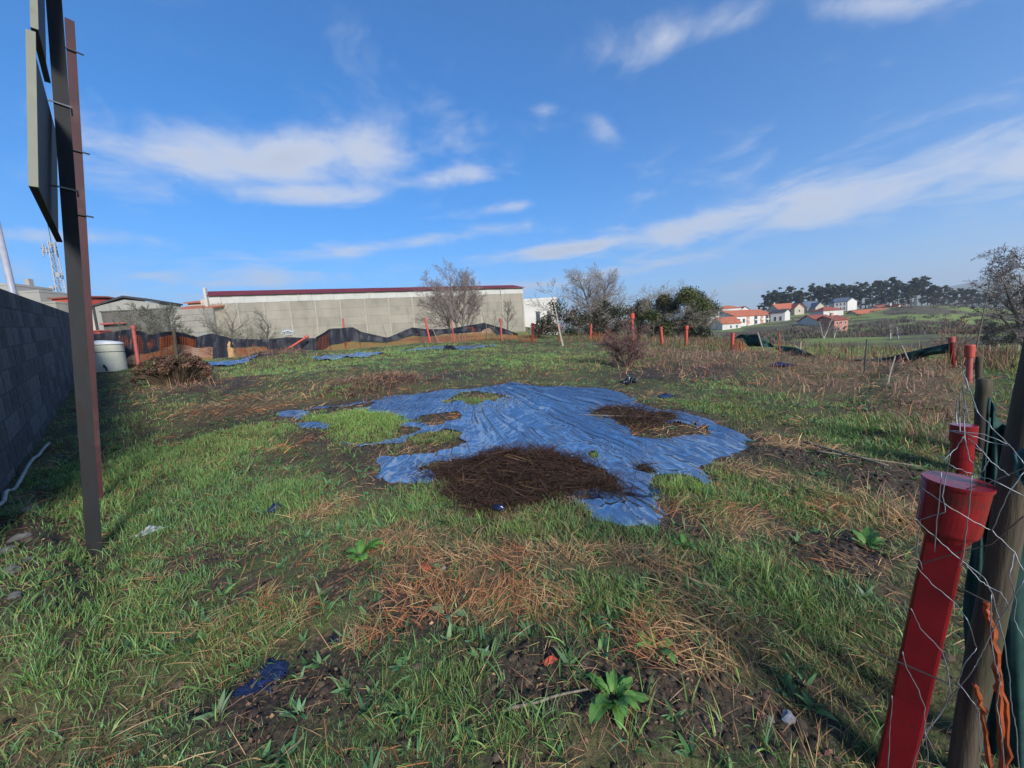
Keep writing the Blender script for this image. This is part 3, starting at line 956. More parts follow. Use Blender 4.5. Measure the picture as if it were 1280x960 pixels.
def build_litter():
    sets = []
    # combed-over dead grass in patches
    for (n, rmin, rmax, power, L0, L1, w0, segs) in [(80000, 0.8, 6, 0.9, 0.04, 0.17, 0.0027, 3), (110000, 5, 28, 0.7, 0.06, 0.20, 0.007, 2)]:
        x, y, r = sample(n, rmin, rmax, power)
        st = patch_val(M_STRAW, x, y, 0.5, 0.35)
        br = patch_val(M_BROWN, x, y, 0.5, 0.35)
        gen = 0.12 + 0.34 * sstep(0.45, 0.65, fbm(x * 1.3, y * 1.3, 202, 3))
        heap = patch_val(M_HEAP + M_HEAP2, x, y, 0.3)
        dens = np.clip(np.maximum(np.maximum(st * 0.95, br * 0.9), gen) * (1 - 0.8 * heap), 0, 1)
        sdr, sdf = in_plot(x, y)
        ok = (RNG.random(n) < dens) & (tarp_cover(x, y, 0.07) < 0.5) & (wall_side(x, y) > 0.08) & (sdf < 8)
        x, y, r, st, br = [a[ok] for a in (x, y, r, st, br)]
        nb = len(x)
        flow = fbm(x * 0.9, y * 0.9, 303, 3) * 4 * np.pi
        head = flow + RNG.normal(0, 1.0, nb)
        lift = RNG.random(nb)
        base = np.stack([x, y, terrain(x, y) + 0.004 + 0.045 * lift * np.maximum(st, br * 0.9)], 1)
        c = pick_cols(nb, STRAW, 0.25) * 1.15
        rust = (RNG.random(nb) < 0.8 * sstep(0.5, 0.62, fbm(x * 1.8, y * 1.8, 404, 2)))
        c[rust] = pick_cols(rust.sum(), RUST, 0.2)
        bb = RNG.random(nb) < np.maximum(br * 0.97, 0.25 * (1 - st))
        c[bb] = pick_cols(bb.sum(), BROWN, 0.25) * 2.3
        upright = br * (RNG.random(nb) < 0.30)
        lean = np.where(upright > 0, RNG.uniform(0.1, 0.7, nb), RNG.uniform(1.0, 1.5, nb))
        bend = np.where(upright > 0, RNG.uniform(0.2, 1.4, nb), RNG.uniform(0.0, 0.75, nb))
        L = RNG.uniform(L0, L1, nb) * (1 + 0.4 * (upright > 0))
        wd = w0 * (0.6 + 0.8 * RNG.random(nb)) * (1 + 0.22 * np.maximum(r - 1.5, 0))
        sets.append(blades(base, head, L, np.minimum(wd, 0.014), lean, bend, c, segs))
    v, f, c = join_sets(sets)
    o = mesh_np('dead_grass', v, f, M['straw'], col=c)
    tag(o, 'flattened tan and rusty dead grass lying over the plot', 'dead grass', kind='stuff')
    print('litter tris', len(f))
    # heaps of dead stalks on the plastic sheet
    for hp, n, lab, seedc in [(M_HEAP, 9000, 'broad heap of dark dead stalks on the front of the blue sheet', 0.42), (M_HEAP2, 1800, 'low strip of brown stalks on the right of the blue sheet', 0.5),
                              ([patch(470, 484, 55, 9)], 2200, 'brown stalk heap in grass behind the blue sheet', 1.0), ([patch(350, 447, 26, 6)], 1300, 'dark stalk mound in grass near the orange fence', 0.8)]:
        P0 = hp[0]
        e = max(P0[2], P0[3]) * 1.5
        x, y = RNG.uniform(P0[0] - e, P0[0] + e, n * 4), RNG.uniform(P0[1] - e, P0[1] + e, n * 4)
        ok = patch_val(hp, x, y, 0.25, 0.5) + (fbm(x * 7, y * 7, 808, 2) - 0.5) * 1.1 > 0.45
        x, y = x[ok][:n], y[ok][:n]
        nb = len(x)
        r = np.hypot(x, y)
        head = fbm(x * 1.1, y * 1.1, 505, 3) * 4 * np.pi + RNG.normal(0, 1.3, nb)
        base = np.stack([x, y, terrain(x, y) + 0.012 + RNG.random(nb) ** 2 * 0.06], 1)
        up = RNG.random(nb) < 0.07
        lean = np.where(up, RNG.uniform(0.2, 1.0, nb), RNG.uniform(1.1, 1.6, nb))
        L = RNG.uniform(0.05, 0.34, nb) * np.where(up, 0.45, 1.0)
        c = pick_cols(nb, BROWN + BROWN + STRAW[3:4], 0.3) * seedc
        v, f, c = blades(base, head, L, (0.002 + 0.007 * RNG.random(nb) ** 2.5) * (1 + 0.1 * r), lean, RNG.uniform(-0.1, 0.4, nb), c, 3)
        o = mesh_np('dead_stalks', v, f, M['twig'], col=c)
        tag(o, lab, 'dead stalks', kind='stuff')
    # tall dry stems standing on the right and at the back
    n = 600
    x, y, r = sample(n, 4, 24, 0.6)
    dens = np.maximum(patch_val(M_BROWN, x, y, 0.6), sstep(0.6, 0.8, fbm(x * 0.6, y * 0.6, 606, 3)) * (y > 8) * 0.4)
    ok = (RNG.random(n) < dens) & (tarp_cover(x, y) < 0.5)
    x, y, r = x[ok], y[ok], r[ok]
    nb = len(x)
    base = np.stack([x, y, terrain(x, y) - 0.01], 1)
    v, f, c = blades(base, RNG.uniform(0, 6.28, nb), RNG.uniform(0.15, 0.5, nb), 0.004 + 0.0006 * r, RNG.uniform(0, 0.35, nb), RNG.uniform(0, 0.4, nb), pick_cols(nb, STRAW + BROWN, 0.2), 3)
    o = mesh_np('dry_stems', v, f, M['straw'], col=c)
    tag(o, 'tall dry stems standing along the far side of the plot', 'dry stems', kind='stuff')


def build_fragments():
    # torn dead leaves and stalk ends lying on soil and heaps
    n = 52000
    x, y, r = sample(n, 0.8, 9, 0.9)
    heap = patch_val(M_HEAP + M_HEAP2 + M_ISLE_MUD, x, y, 0.3, 0.5)
    mud = patch_val(M_MUD, x, y, 0.5, 0.4)
    dens = np.clip(0.22 + 0.75 * heap + 0.5 * mud, 0, 1)
    ok = (RNG.random(n) < dens) & (tarp_cover(x, y, 0.05) < 0.5) & (wall_side(x, y) > 0.05)
    x, y, r, heap = x[ok], y[ok], r[ok], heap[ok]
    n = len(x)
    P = np.stack([x, y, terrain(x, y) + 0.006 + RNG.random(n) * (0.008 + 0.05 * heap)], 1)
    a = np.stack([RNG.normal(size=n), RNG.normal(size=n), RNG.normal(size=n) * 0.35], 1)
    a /= np.linalg.norm(a, axis=1)[:, None]
    b = np.cross(a, np.stack([RNG.normal(size=n) * 0.5, RNG.normal(size=n) * 0.5, np.ones(n)], 1))
    b /= np.linalg.norm(b, axis=1)[:, None]
    sz = (RNG.uniform(0.003, 0.011, n) * (1 + 0.15 * r))[:, None]
    k = RNG.uniform(0.15, 0.7, n)[:, None]
    Vv = np.stack([P - a * sz, P + b * sz * k + np.array([0, 0, 0.004]), P + a * sz, P - b * sz * k], 1).reshape(-1, 3)
    c = pick_cols(n, BROWN + BROWN + STRAW[3:4] + [(0.05, 0.035, 0.03)], 0.3)
    c[heap > 0.4] *= 0.55
    o = mesh_np('dead_leaves', Vv, np.arange(n * 4).reshape(n, 4), M['twig'], col=np.repeat(c, 4, axis=0))
    tag(o, 'small brown scraps of dead leaf and stem over the bare soil', 'leaf litter', kind='stuff')
    # clods of soil
    n = 16000
    x, y, r = sample(n, 0.8, 7, 0.9)
    mud = patch_val(M_MUD, x, y, 0.5, 0.4)
    ok = (RNG.random(n) < 0.12 + 0.8 * mud) & (tarp_cover(x, y) < 0.5) & (wall_side(x, y) > 0.05)
    x, y, r = x[ok], y[ok], r[ok]
    n = len(x)
    base = np.array([(1, 0, 0), (0, 1, 0), (-1, 0, 0), (0, -1, 0), (0, 0, 1), (0.7, 0.7, 0.55), (-0.7, 0.7, 0.5), (-0.7, -0.7, 0.55), (0.7, -0.7, 0.5)], float)
    F = np.array([(0, 5, 4), (5, 1, 4), (1, 6, 4), (6, 2, 4), (2, 7, 4), (7, 3, 4), (3, 8, 4), (8, 0, 4), (0, 1, 5), (1, 2, 6), (2, 3, 7), (3, 0, 8)])
    sz = 0.004 + 0.026 * RNG.random(n) ** 2.5
    jit = RNG.uniform(0.6, 1.35, (n, 9, 1))
    an = RNG.uniform(0, 6.28, n)
    ca, sa = np.cos(an)[:, None], np.sin(an)[:, None]
    q = base[None] * jit * sz[:, None, None] * np.array([1, 1, 0.7])
    q = np.stack([q[..., 0] * ca - q[..., 1] * sa, q[..., 0] * sa + q[..., 1] * ca, q[..., 2]], -1)
    Vv = q + np.stack([x, y, terrain(x, y) - 0.002], 1)[:, None]
    Fv = (F[None] + (np.arange(n) * 9)[:, None, None]).reshape(-1, 3)
    c = pick_cols(n, [(0.045, 0.034, 0.026), (0.065, 0.05, 0.038), (0.03, 0.024, 0.02)], 0.3)
    o = mesh_np('soil_clods', Vv.reshape(-1, 3), Fv, M['twig'], col=np.repeat(c, 9, axis=0))
    tag(o, 'crumbs and clods of dark wet soil between the grass', 'soil', kind='stuff')


build_grass()
build_litter()
build_fragments()

# ------------------------------------------------------------------ left: block wall, sign, hose
def project(p):
    d = Vector(p) - CAM
    w_ = d.dot(_f)
    return 640 + FPX * d.dot(CR) / w_, 480 - FPX * d.dot(CU) / w_


def on_plane(px, py, p0, n2, off=0.0):
    """point of the vertical plane through p0 with horizontal normal n2"""
    d = ray(px, py)
    t = ((p0.x - CAM.x) * n2.x + (p0.y - CAM.y) * n2.y + off) / (d.x * n2.x + d.y * n2.y)
    return CAM + d * t


def block_wall():
    a, b = Vector((WALL_A.x, WALL_A.y, 0)), Vector((WALL_B.x, WALL_B.y, 0))
    p1 = on_plane(5, 616, a, _wn)
    h1 = on_plane(5, 376.5, a, _wn).z - (PA * p1.x + PB * p1.y)
    d3 = Vector((_wd.x, _wd.y, PA * _wd.x + PB * _wd.y)).normalized()
    n3 = Vector((_wn.x, _wn.y, 0))
    u3 = n3.cross(d3).normalized()
    if u3.z < 0:
        u3 = -u3
    L = (b - a).length + 0.3
    rows = 9
    mh = h1 / (rows - 0.6)
    ml = 0.45
    o3 = Vector((a.x, a.y, PA * a.x + PB * a.y)) - d3 * 0.6 - u3 * (mh * 0.6)
    rot = Matrix((d3, n3, u3)).transposed().to_4x4()
    root = thing('block_wall', 'dark grey concrete block wall along the left edge of the plot', 'wall', o3)
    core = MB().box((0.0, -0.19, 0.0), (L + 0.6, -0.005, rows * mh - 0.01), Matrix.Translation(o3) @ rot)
    core.build('mortar_core', M['mortar'], root)
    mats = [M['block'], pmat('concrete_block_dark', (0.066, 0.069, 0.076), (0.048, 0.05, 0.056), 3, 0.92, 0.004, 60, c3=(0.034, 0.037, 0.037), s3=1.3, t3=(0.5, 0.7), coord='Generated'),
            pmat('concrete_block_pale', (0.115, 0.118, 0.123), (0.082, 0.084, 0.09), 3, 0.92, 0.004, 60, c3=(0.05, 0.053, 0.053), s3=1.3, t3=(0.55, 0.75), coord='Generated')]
    meshes = []
    for m in mats:
        mb = MB().box((0.009, -0.205, 0.008), (ml - 0.009, 0.0, mh - 0.008))
        ob = mb.build('block', m, root)
        meshes.append(ob.data)
        COL.objects.unlink(ob)
        bpy.data.objects.remove(ob)
    cols = int((L + 0.6) / ml)
    k = 0
    rest = MB()
    for c in range(cols):
        for r in range(rows):
            x = c * ml + (0.5 * ml if r % 2 else 0)
            mloc = Matrix.Translation(o3 + d3 * x + u3 * (r * mh) + n3 * random.uniform(-0.003, 0.003)) @ rot
            if k >= 300:
                rest.box((0.009, -0.205, 0.008), (ml - 0.009, 0.0, mh - 0.008), mloc)
                continue
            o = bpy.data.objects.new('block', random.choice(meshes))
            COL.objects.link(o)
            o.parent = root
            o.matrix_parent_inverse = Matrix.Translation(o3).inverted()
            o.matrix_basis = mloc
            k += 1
    if rest.v:
        rest.build('far_blocks', mats[0], root)['kind'] = 'stuff'
    # hose and rubble at the foot of the wall
    hp = []
    for px, py in [(-20, 690), (0, 655), (12, 630), (25, 603), (45, 575), (65, 553)]:
        q = on(px, py)
        hp.append(Vector((q.x, q.y, q.z + 0.05)))
    fine = []
    for i in range(len(hp) - 1):
        for t in np.linspace(0, 1, 6, endpoint=False):
            p = hp[i].lerp(hp[i + 1], t)
            fine.append(Vector((p.x + 0.012 * math.sin(i * 5 + t * 6), p.y, tz(p.x, p.y) + 0.05 + 0.01 * math.sin(t * 7 + i))))
    o = MB().tube(fine, 0.017, 7).build('hose', M['hose'], smooth=True)
    tag(o, 'dirty white hose lying along the foot of the block wall', 'hose')
    rub = [(36, 655, 0.10), (52, 610, 0.07), (60, 600, 0.06), (48, 640, 0.06), (30, 690, 0.09), (20, 735, 0.10), (75, 570, 0.08), (12, 705, 0.08), (40, 720, 0.05), (25, 770, 0.07)]
    spots = ['under the hose beside the wall', 'small, beside the bend of the hose', 'pale-topped, right of the hose', 'between hose and sign post', 'flat, in the dark soil by the wall', 'largest one nearest the bottom left corner',
             'farthest one along the foot of the wall', 'by the wall near the left edge', 'low one in front of the sign post', 'lowest in the photo by the left edge']
    for (px, py, sz), sp_ in zip(rub, spots):
        rock('stone', on(px, py), sz, M['stone'], 'lump of broken concrete ' + sp_, 'stone', 'rubble along the wall')


def rock(name, p, sz, mat, label, cat, group=None, flat=0.6):
    bmv, bmf = [], []
    phi = (1 + 5 ** 0.5) / 2
    ico = [(-1, phi, 0), (1, phi, 0), (-1, -phi, 0), (1, -phi, 0), (0, -1, phi), (0, 1, phi), (0, -1, -phi), (0, 1, -phi), (phi, 0, -1), (phi, 0, 1), (-phi, 0, -1), (-phi, 0, 1)]
    fac = [(0, 11, 5), (0, 5, 1), (0, 1, 7), (0, 7, 10), (0, 10, 11), (1, 5, 9), (5, 11, 4), (11, 10, 2), (10, 7, 6), (7, 1, 8), (3, 9, 4), (3, 4, 2), (3, 2, 6), (3, 6, 8), (3, 8, 9), (4, 9, 5), (2, 4, 11), (6, 2, 10), (8, 6, 7), (9, 8, 1)]
    vs_ = [Vector(v).normalized() for v in ico]
    mid = {}
    out = []

    def mp(a, b):
        k = (min(a, b), max(a, b))
        if k not in mid:
            mid[k] = len(vs_)
            vs_.append((vs_[a] + vs_[b]).normalized())
        return mid[k]
    for a, b, c in fac:
        x, y, z = mp(a, b), mp(b, c), mp(c, a)
        out += [(a, x, z), (b, y, x), (c, z, y), (x, y, z)]
    sx, sy = random.uniform(0.8, 1.4), random.uniform(0.7, 1.1)
    pts = []
    for v in vs_:
        k = random.uniform(0.78, 1.15)
        pts.append(Vector((v.x * sx, v.y * sy, v.z * flat)) * sz * 0.5 * k)
    rz = Matrix.Rotation(random.uniform(0, 6.28), 3, 'Z')
    mb = MB()
    mb.add([rz @ q for q in pts], out)
    o = mb.build(name, mat)
    o.location = Vector(p) + Vector((0, 0, sz * 0.12))
    return tag(o, label, cat, group)


block_wall()


def sign_posts():
    n0 = on(120, 698)
    t0 = V(63, -60, n0.y + 0.55)
    r0 = on(124, 630)
    t1 = V(87.0, 24, r0.y + 0.5)
    root = thing('sign', 'tall sign seen edge-on from behind on a zinc channel post beside a red post', 'sign', n0)
    ax = (t0 - n0).normalized()
    view = Vector((n0.x, n0.y, 0)).normalized()
    side = ax.cross(view).normalized()
    if side.x < 0:
        side = -side
    back = side.cross(ax).normalized()
    if back.dot(view) < 0:
        back = -back
    wdt, dp, th = 0.076, 0.05, 0.008
    prof = [(-wdt / 2, 0), (wdt / 2, 0), (wdt / 2, dp), (wdt / 2 - th, dp), (wdt / 2 - th, th), (-wdt / 2 + th, th), (-wdt / 2 + th, dp), (-wdt / 2, dp)]
    b0 = n0 - ax * 0.15
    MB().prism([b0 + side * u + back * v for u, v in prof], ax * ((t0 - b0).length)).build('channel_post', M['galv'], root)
    ax1 = (t1 - r0).normalized()
    pr = [(-0.03, 0), (0.03, 0), (0.03, 0.05), (0.024, 0.05), (0.024, 0.008), (-0.024, 0.008), (-0.024, 0.05), (-0.03, 0.05)]
    b1 = r0 - ax1 * 0.15
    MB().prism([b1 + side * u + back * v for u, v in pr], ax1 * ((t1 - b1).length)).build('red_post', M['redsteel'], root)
    # boards: plane parallel to the block wall, on the far side of the posts
    d = Vector((_wd.x, _wd.y, 0))
    ln = Vector((-_wn.x, -_wn.y, 0))

    def axis_at(z):
        return n0 + ax * ((z - n0.z) / ax.z)
    for (px, py, ptop, near_s) in [(48, 234, 40, 44.5), (48, 37, -160, 43)]:
        best = None
        for s_ in np.linspace(0.0, 1.6, 81):
            z = 2.3
            for _ in range(6):
                e = axis_at(z) - d * s_ + ln * 0.065
                q = on_plane(px, py, e, Vector((d.x, d.y)))
                z = q.z
            err = abs(project(Vector((e.x, e.y, z)))[0] - px)
            if best is None or err < best[0]:
                best = (err, s_, z)
        _, s_, zb = best
        e = axis_at(zb) - d * s_ + ln * 0.065
        tp_ = on_plane(near_s, ptop, e, Vector((d.x, d.y)))
        zt = tp_.z
        lean = (tp_ - Vector((e.x, e.y, zb))) / (zt - zb)
        mlt = Matrix((d, ln, lean)).transposed().to_4x4()
        mw = Matrix.Translation(Vector((e.x, e.y, zb))) @ mlt
        Lb = s_ + 0.42
        H = zt - zb
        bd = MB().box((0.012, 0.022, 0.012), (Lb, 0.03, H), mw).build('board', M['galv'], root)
        MB().box((0, 0.000, 0), (0.012, 0.034, H), mw).build('near_rim', M['cardboard'], root)
        MB().box((0.013, 0.002, 0), (Lb, 0.034, 0.011), mw).build('lower_rim', M['trim'], root)
    for py in (107, 222):
        z = on_plane(85, py, n0, Vector((view.x, view.y))).z
        c = axis_at(z)
        pts = [c + side * (-wdt / 2 - 0.09) + back * 0.03, c + side * (-wdt / 2 - 0.012) - back * 0.012, c + side * (wdt / 2 + 0.008) - back * 0.012, c + side * (wdt / 2 + 0.012) + back * 0.09]
        MB().tube(pts, 0.006, 6).build('clamp', M['wire'], root)
    for py in (45, 178, 262):
        q = on_plane(96, py, r0, Vector((view.x, view.y)))
        c = r0 + ax1 * ((q.z - r0.z) / ax1.z)
        MB().tube([c - side * 0.05 - back * 0.012, c + side * 0.075 - back * 0.012], 0.008, 6).build('bolt', M['trim'], root)


sign_posts()


def pole_behind_wall():
    a = V(24, 400, 14.0)
    b = V(-6, 272, 14.0)
    o = MB().tube([a - (b - a) * 1.2, a, b], [0.10, 0.10, 0.09], 12).build('lamp_pole', M['polewhite'], smooth=True)
    tag(o, 'pale tubular pole rising behind the block wall at the left edge', 'pole')


pole_behind_wall()


# ------------------------------------------------------------------ trees and shrubs
def segs_mesh(name, P0, P1, R0, R1, col, mat, parent, sides=3):
    P0, P1, R0, R1 = np.array(P0), np.array(P1), np.array(R0), np.array(R1)
    d = P1 - P0
    d /= np.linalg.norm(d, axis=1)[:, None] + 1e-9
    ref = np.where(np.abs(d[:, 2:3]) > 0.9, np.array([[1.0, 0, 0]]), np.array([[0, 0, 1.0]]))
    u = np.cross(d, ref)
    u /= np.linalg.norm(u, axis=1)[:, None] + 1e-9
    w_ = np.cross(d, u)
    n = len(P0)
    if sides == 1:          # finest twigs: single narrow strips
        a = RNG.uniform(0, 6.28, n)[:, None]
        sv = u * np.cos(a) + w_ * np.sin(a)
        Vv = np.stack([P0 - sv * R0[:, None], P0 + sv * R0[:, None], P1 + sv * R1[:, None], P1 - sv * R1[:, None]], 1).reshape(-1, 3)
        F = np.arange(n * 4).reshape(n, 4)
        if name is None:
            return Vv, F, np.repeat(np.array(col), 4, axis=0)
    Vv = [] if sides > 1 else Vv
    for P_, R_ in ((P0, R0), (P1, R1)) if sides > 1 else ():
        for k in range(sides):
            a = 2 * math.pi * k / sides
            Vv.append(P_ + (u * math.cos(a) + w_ * math.sin(a)) * R_[:, None])
    Vv = np.stack(Vv, 1).reshape(-1, 3)
    b = np.arange(n)[:, None] * 2 * sides
    if name is None:
        F = np.concatenate([b + np.array([[k, (k + 1) % sides, (k + 1) % sides + sides, k + sides]]) for k in range(sides)])
        return Vv, F, np.repeat(np.array(col), 2 * sides, axis=0)
    F = np.concatenate([b + np.array([[k, (k + 1) % sides, (k + 1) % sides + sides, k + sides]]) for k in range(sides)])
    C = np.repeat(np.array(col), 2 * sides, axis=0) if np.ndim(col) == 2 else np.tile(col, (len(Vv), 1))
    return mesh_np(name, Vv, F, mat, parent, col=C)


def grow(base, direction, length, radius, level, out, p, rnd):
    """recursive branching; out collects (p0, p1, r0, r1, level)"""
    n = max(2, int(p['seg'][min(level, len(p['seg']) - 1)]))
    pos, d = Vector(base), Vector(direction).normalized()
    step = length / n
    rmin = p['rmin']
    for i in range(n):
        jit = p['jit'] * (1 + 0.4 * level)
        d = (d + Vector((rnd.gauss(0, jit), rnd.gauss(0, jit), rnd.gauss(0, jit) + p['up'] * (0.5 if level else 0.2)))).normalized()
        r0 = max(radius * (1 - 0.75 * i / n), rmin)
        r1 = max(radius * (1 - 0.75 * (i + 1) / n), rmin)
        nx = pos + d * step
        out.append((tuple(pos), tuple(nx), r0, r1, level))
        if level < p['levels'] and (i + 1) / n >= p['bare'][min(level, len(p['bare']) - 1)]:
            kids = p['kids'][min(level, len(p['kids']) - 1)]
            kn = int(kids) + (rnd.random() < kids - int(kids))
            for _ in range(kn):
                ax = d.orthogonal().normalized()
                ax.rotate(Quaternion(d, rnd.uniform(0, 2 * math.pi)))
                ang = rnd.uniform(*p['ang'])
                nd = Vector(d)
                nd.rotate(Quaternion(ax, ang))
                f = p['ratio'] * rnd.uniform(0.75, 1.2) * (1 - p['taper'] * i / n)
                grow(nx, nd, length * f, r1 * 0.62, level + 1, out, p, rnd)
        pos = nx
    return out


TREE_DEF = dict(levels=4, seg=[5, 4, 3, 3, 2], jit=0.045, up=0.05, rmin=0.006, bare=[0.3, 0.2, 0.2, 0.2], kids=[2, 2, 2, 1.6], ang=(0.45, 0.9), ratio=0.62, taper=0.45)


def bare_tree(name, label, base, height, seed, stems, cat='tree', group=None, trunk_r=0.12, bark=(0.13, 0.11, 0.09), twig=(0.17, 0.145, 0.125), **kw):
    rnd = random.Random(seed)
    p = dict(TREE_DEF)
    p.update(kw)
    root = thing(name, label, cat, base, group)
    segs = []
    for (dx, dy, f) in stems:
        grow(Vector(base) - Vector((0, 0, 0.1)), Vector((dx, dy, 1.0)), height * f, trunk_r * f, 0, segs, p, rnd)
    top = max(s[1][2] for s in segs) - base[2]
    k = height / top
    B = Vector(base)

    def sc(q):
        return tuple(B + (Vector(q) - B) * k)
    t = [s for s in segs if s[4] == 0]
    c = [s for s in segs if s[4] > 0]
    segs_mesh('trunk', [sc(s[0]) for s in t], [sc(s[1]) for s in t], [s[2] for s in t], [s[3] for s in t], np.array(bark), M['twig'], root, 8)
    lv = np.array([s[4] for s in c])
    col = np.array(bark)[None] * (1 - (lv / p['levels'])[:, None]) + np.array(twig)[None] * (lv / p['levels'])[:, None]
    p0, p1 = np.array([sc(s[0]) for s in c]), np.array([sc(s[1]) for s in c])
    q0, q1 = np.array([s[2] for s in c]), np.array([s[3] for s in c])
    sets = []
    for sel, sides in ((lv < min(3, p['levels']), 3), (lv >= min(3, p['levels']), 1)):
        if sel.any():
            sets.append(segs_mesh(None, p0[sel], p1[sel], q0[sel], q1[sel], col[sel], None, None, sides))
    v_, f_, c_ = join_sets(sets)
    mesh_np('crown', v_, f_, M['twig'], root, col=c_)
    return root, [(sc(s[0]), sc(s[1]), s[4]) for s in segs]


def leaf_cloud(name, centers, radii, n, size, palette, parent, mat=None, squash=0.8, shell=0.5, jit=0.3):
    """small leaf faces spread through clumps"""
    C, Rr = np.array(centers, float), np.array(radii, float)
    w_ = Rr ** 2
    k = RNG.choice(len(C), n, p=w_ / w_.sum())
    v = RNG.normal(size=(n, 3))
    v /= np.linalg.norm(v, axis=1)[:, None]
    rad = (shell + (1 - shell) * RNG.random(n)) * Rr[k] * (0.75 + 0.5 * RNG.random(n))
    P = C[k] + v * rad[:, None] * np.array([1, 1, squash])
    a = RNG.normal(size=(n, 3))
    a /= np.linalg.norm(a, axis=1)[:, None]
    b = np.cross(a, RNG.normal(size=(n, 3)))
    b /= np.linalg.norm(b, axis=1)[:, None] + 1e-9
    s_ = size * (0.6 + 0.8 * RNG.random(n))[:, None]
    Vv = np.stack([P - a * s_ * 0.5, P + b * s_ * 0.32, P + a * s_ * 0.5, P - b * s_ * 0.32], 1).reshape(-1, 3)
    F = np.arange(n * 4).reshape(n, 4)
    cl = pick_cols(len(C), palette, 0.25)[k] * (1 + RNG.uniform(-jit, jit, (n, 1)))
    return mesh_np(name, Vv, F, mat or M['leaf'], parent, col=np.repeat(cl, 4, axis=0))


def ground_xy(px, py, y):
    p = V(px, py, y)
    return Vector((p.x, p.y, tz(p.x, p.y)))


def tree_h(px, py_top, base):
    return V(px, py_top, base.y).z - base.z


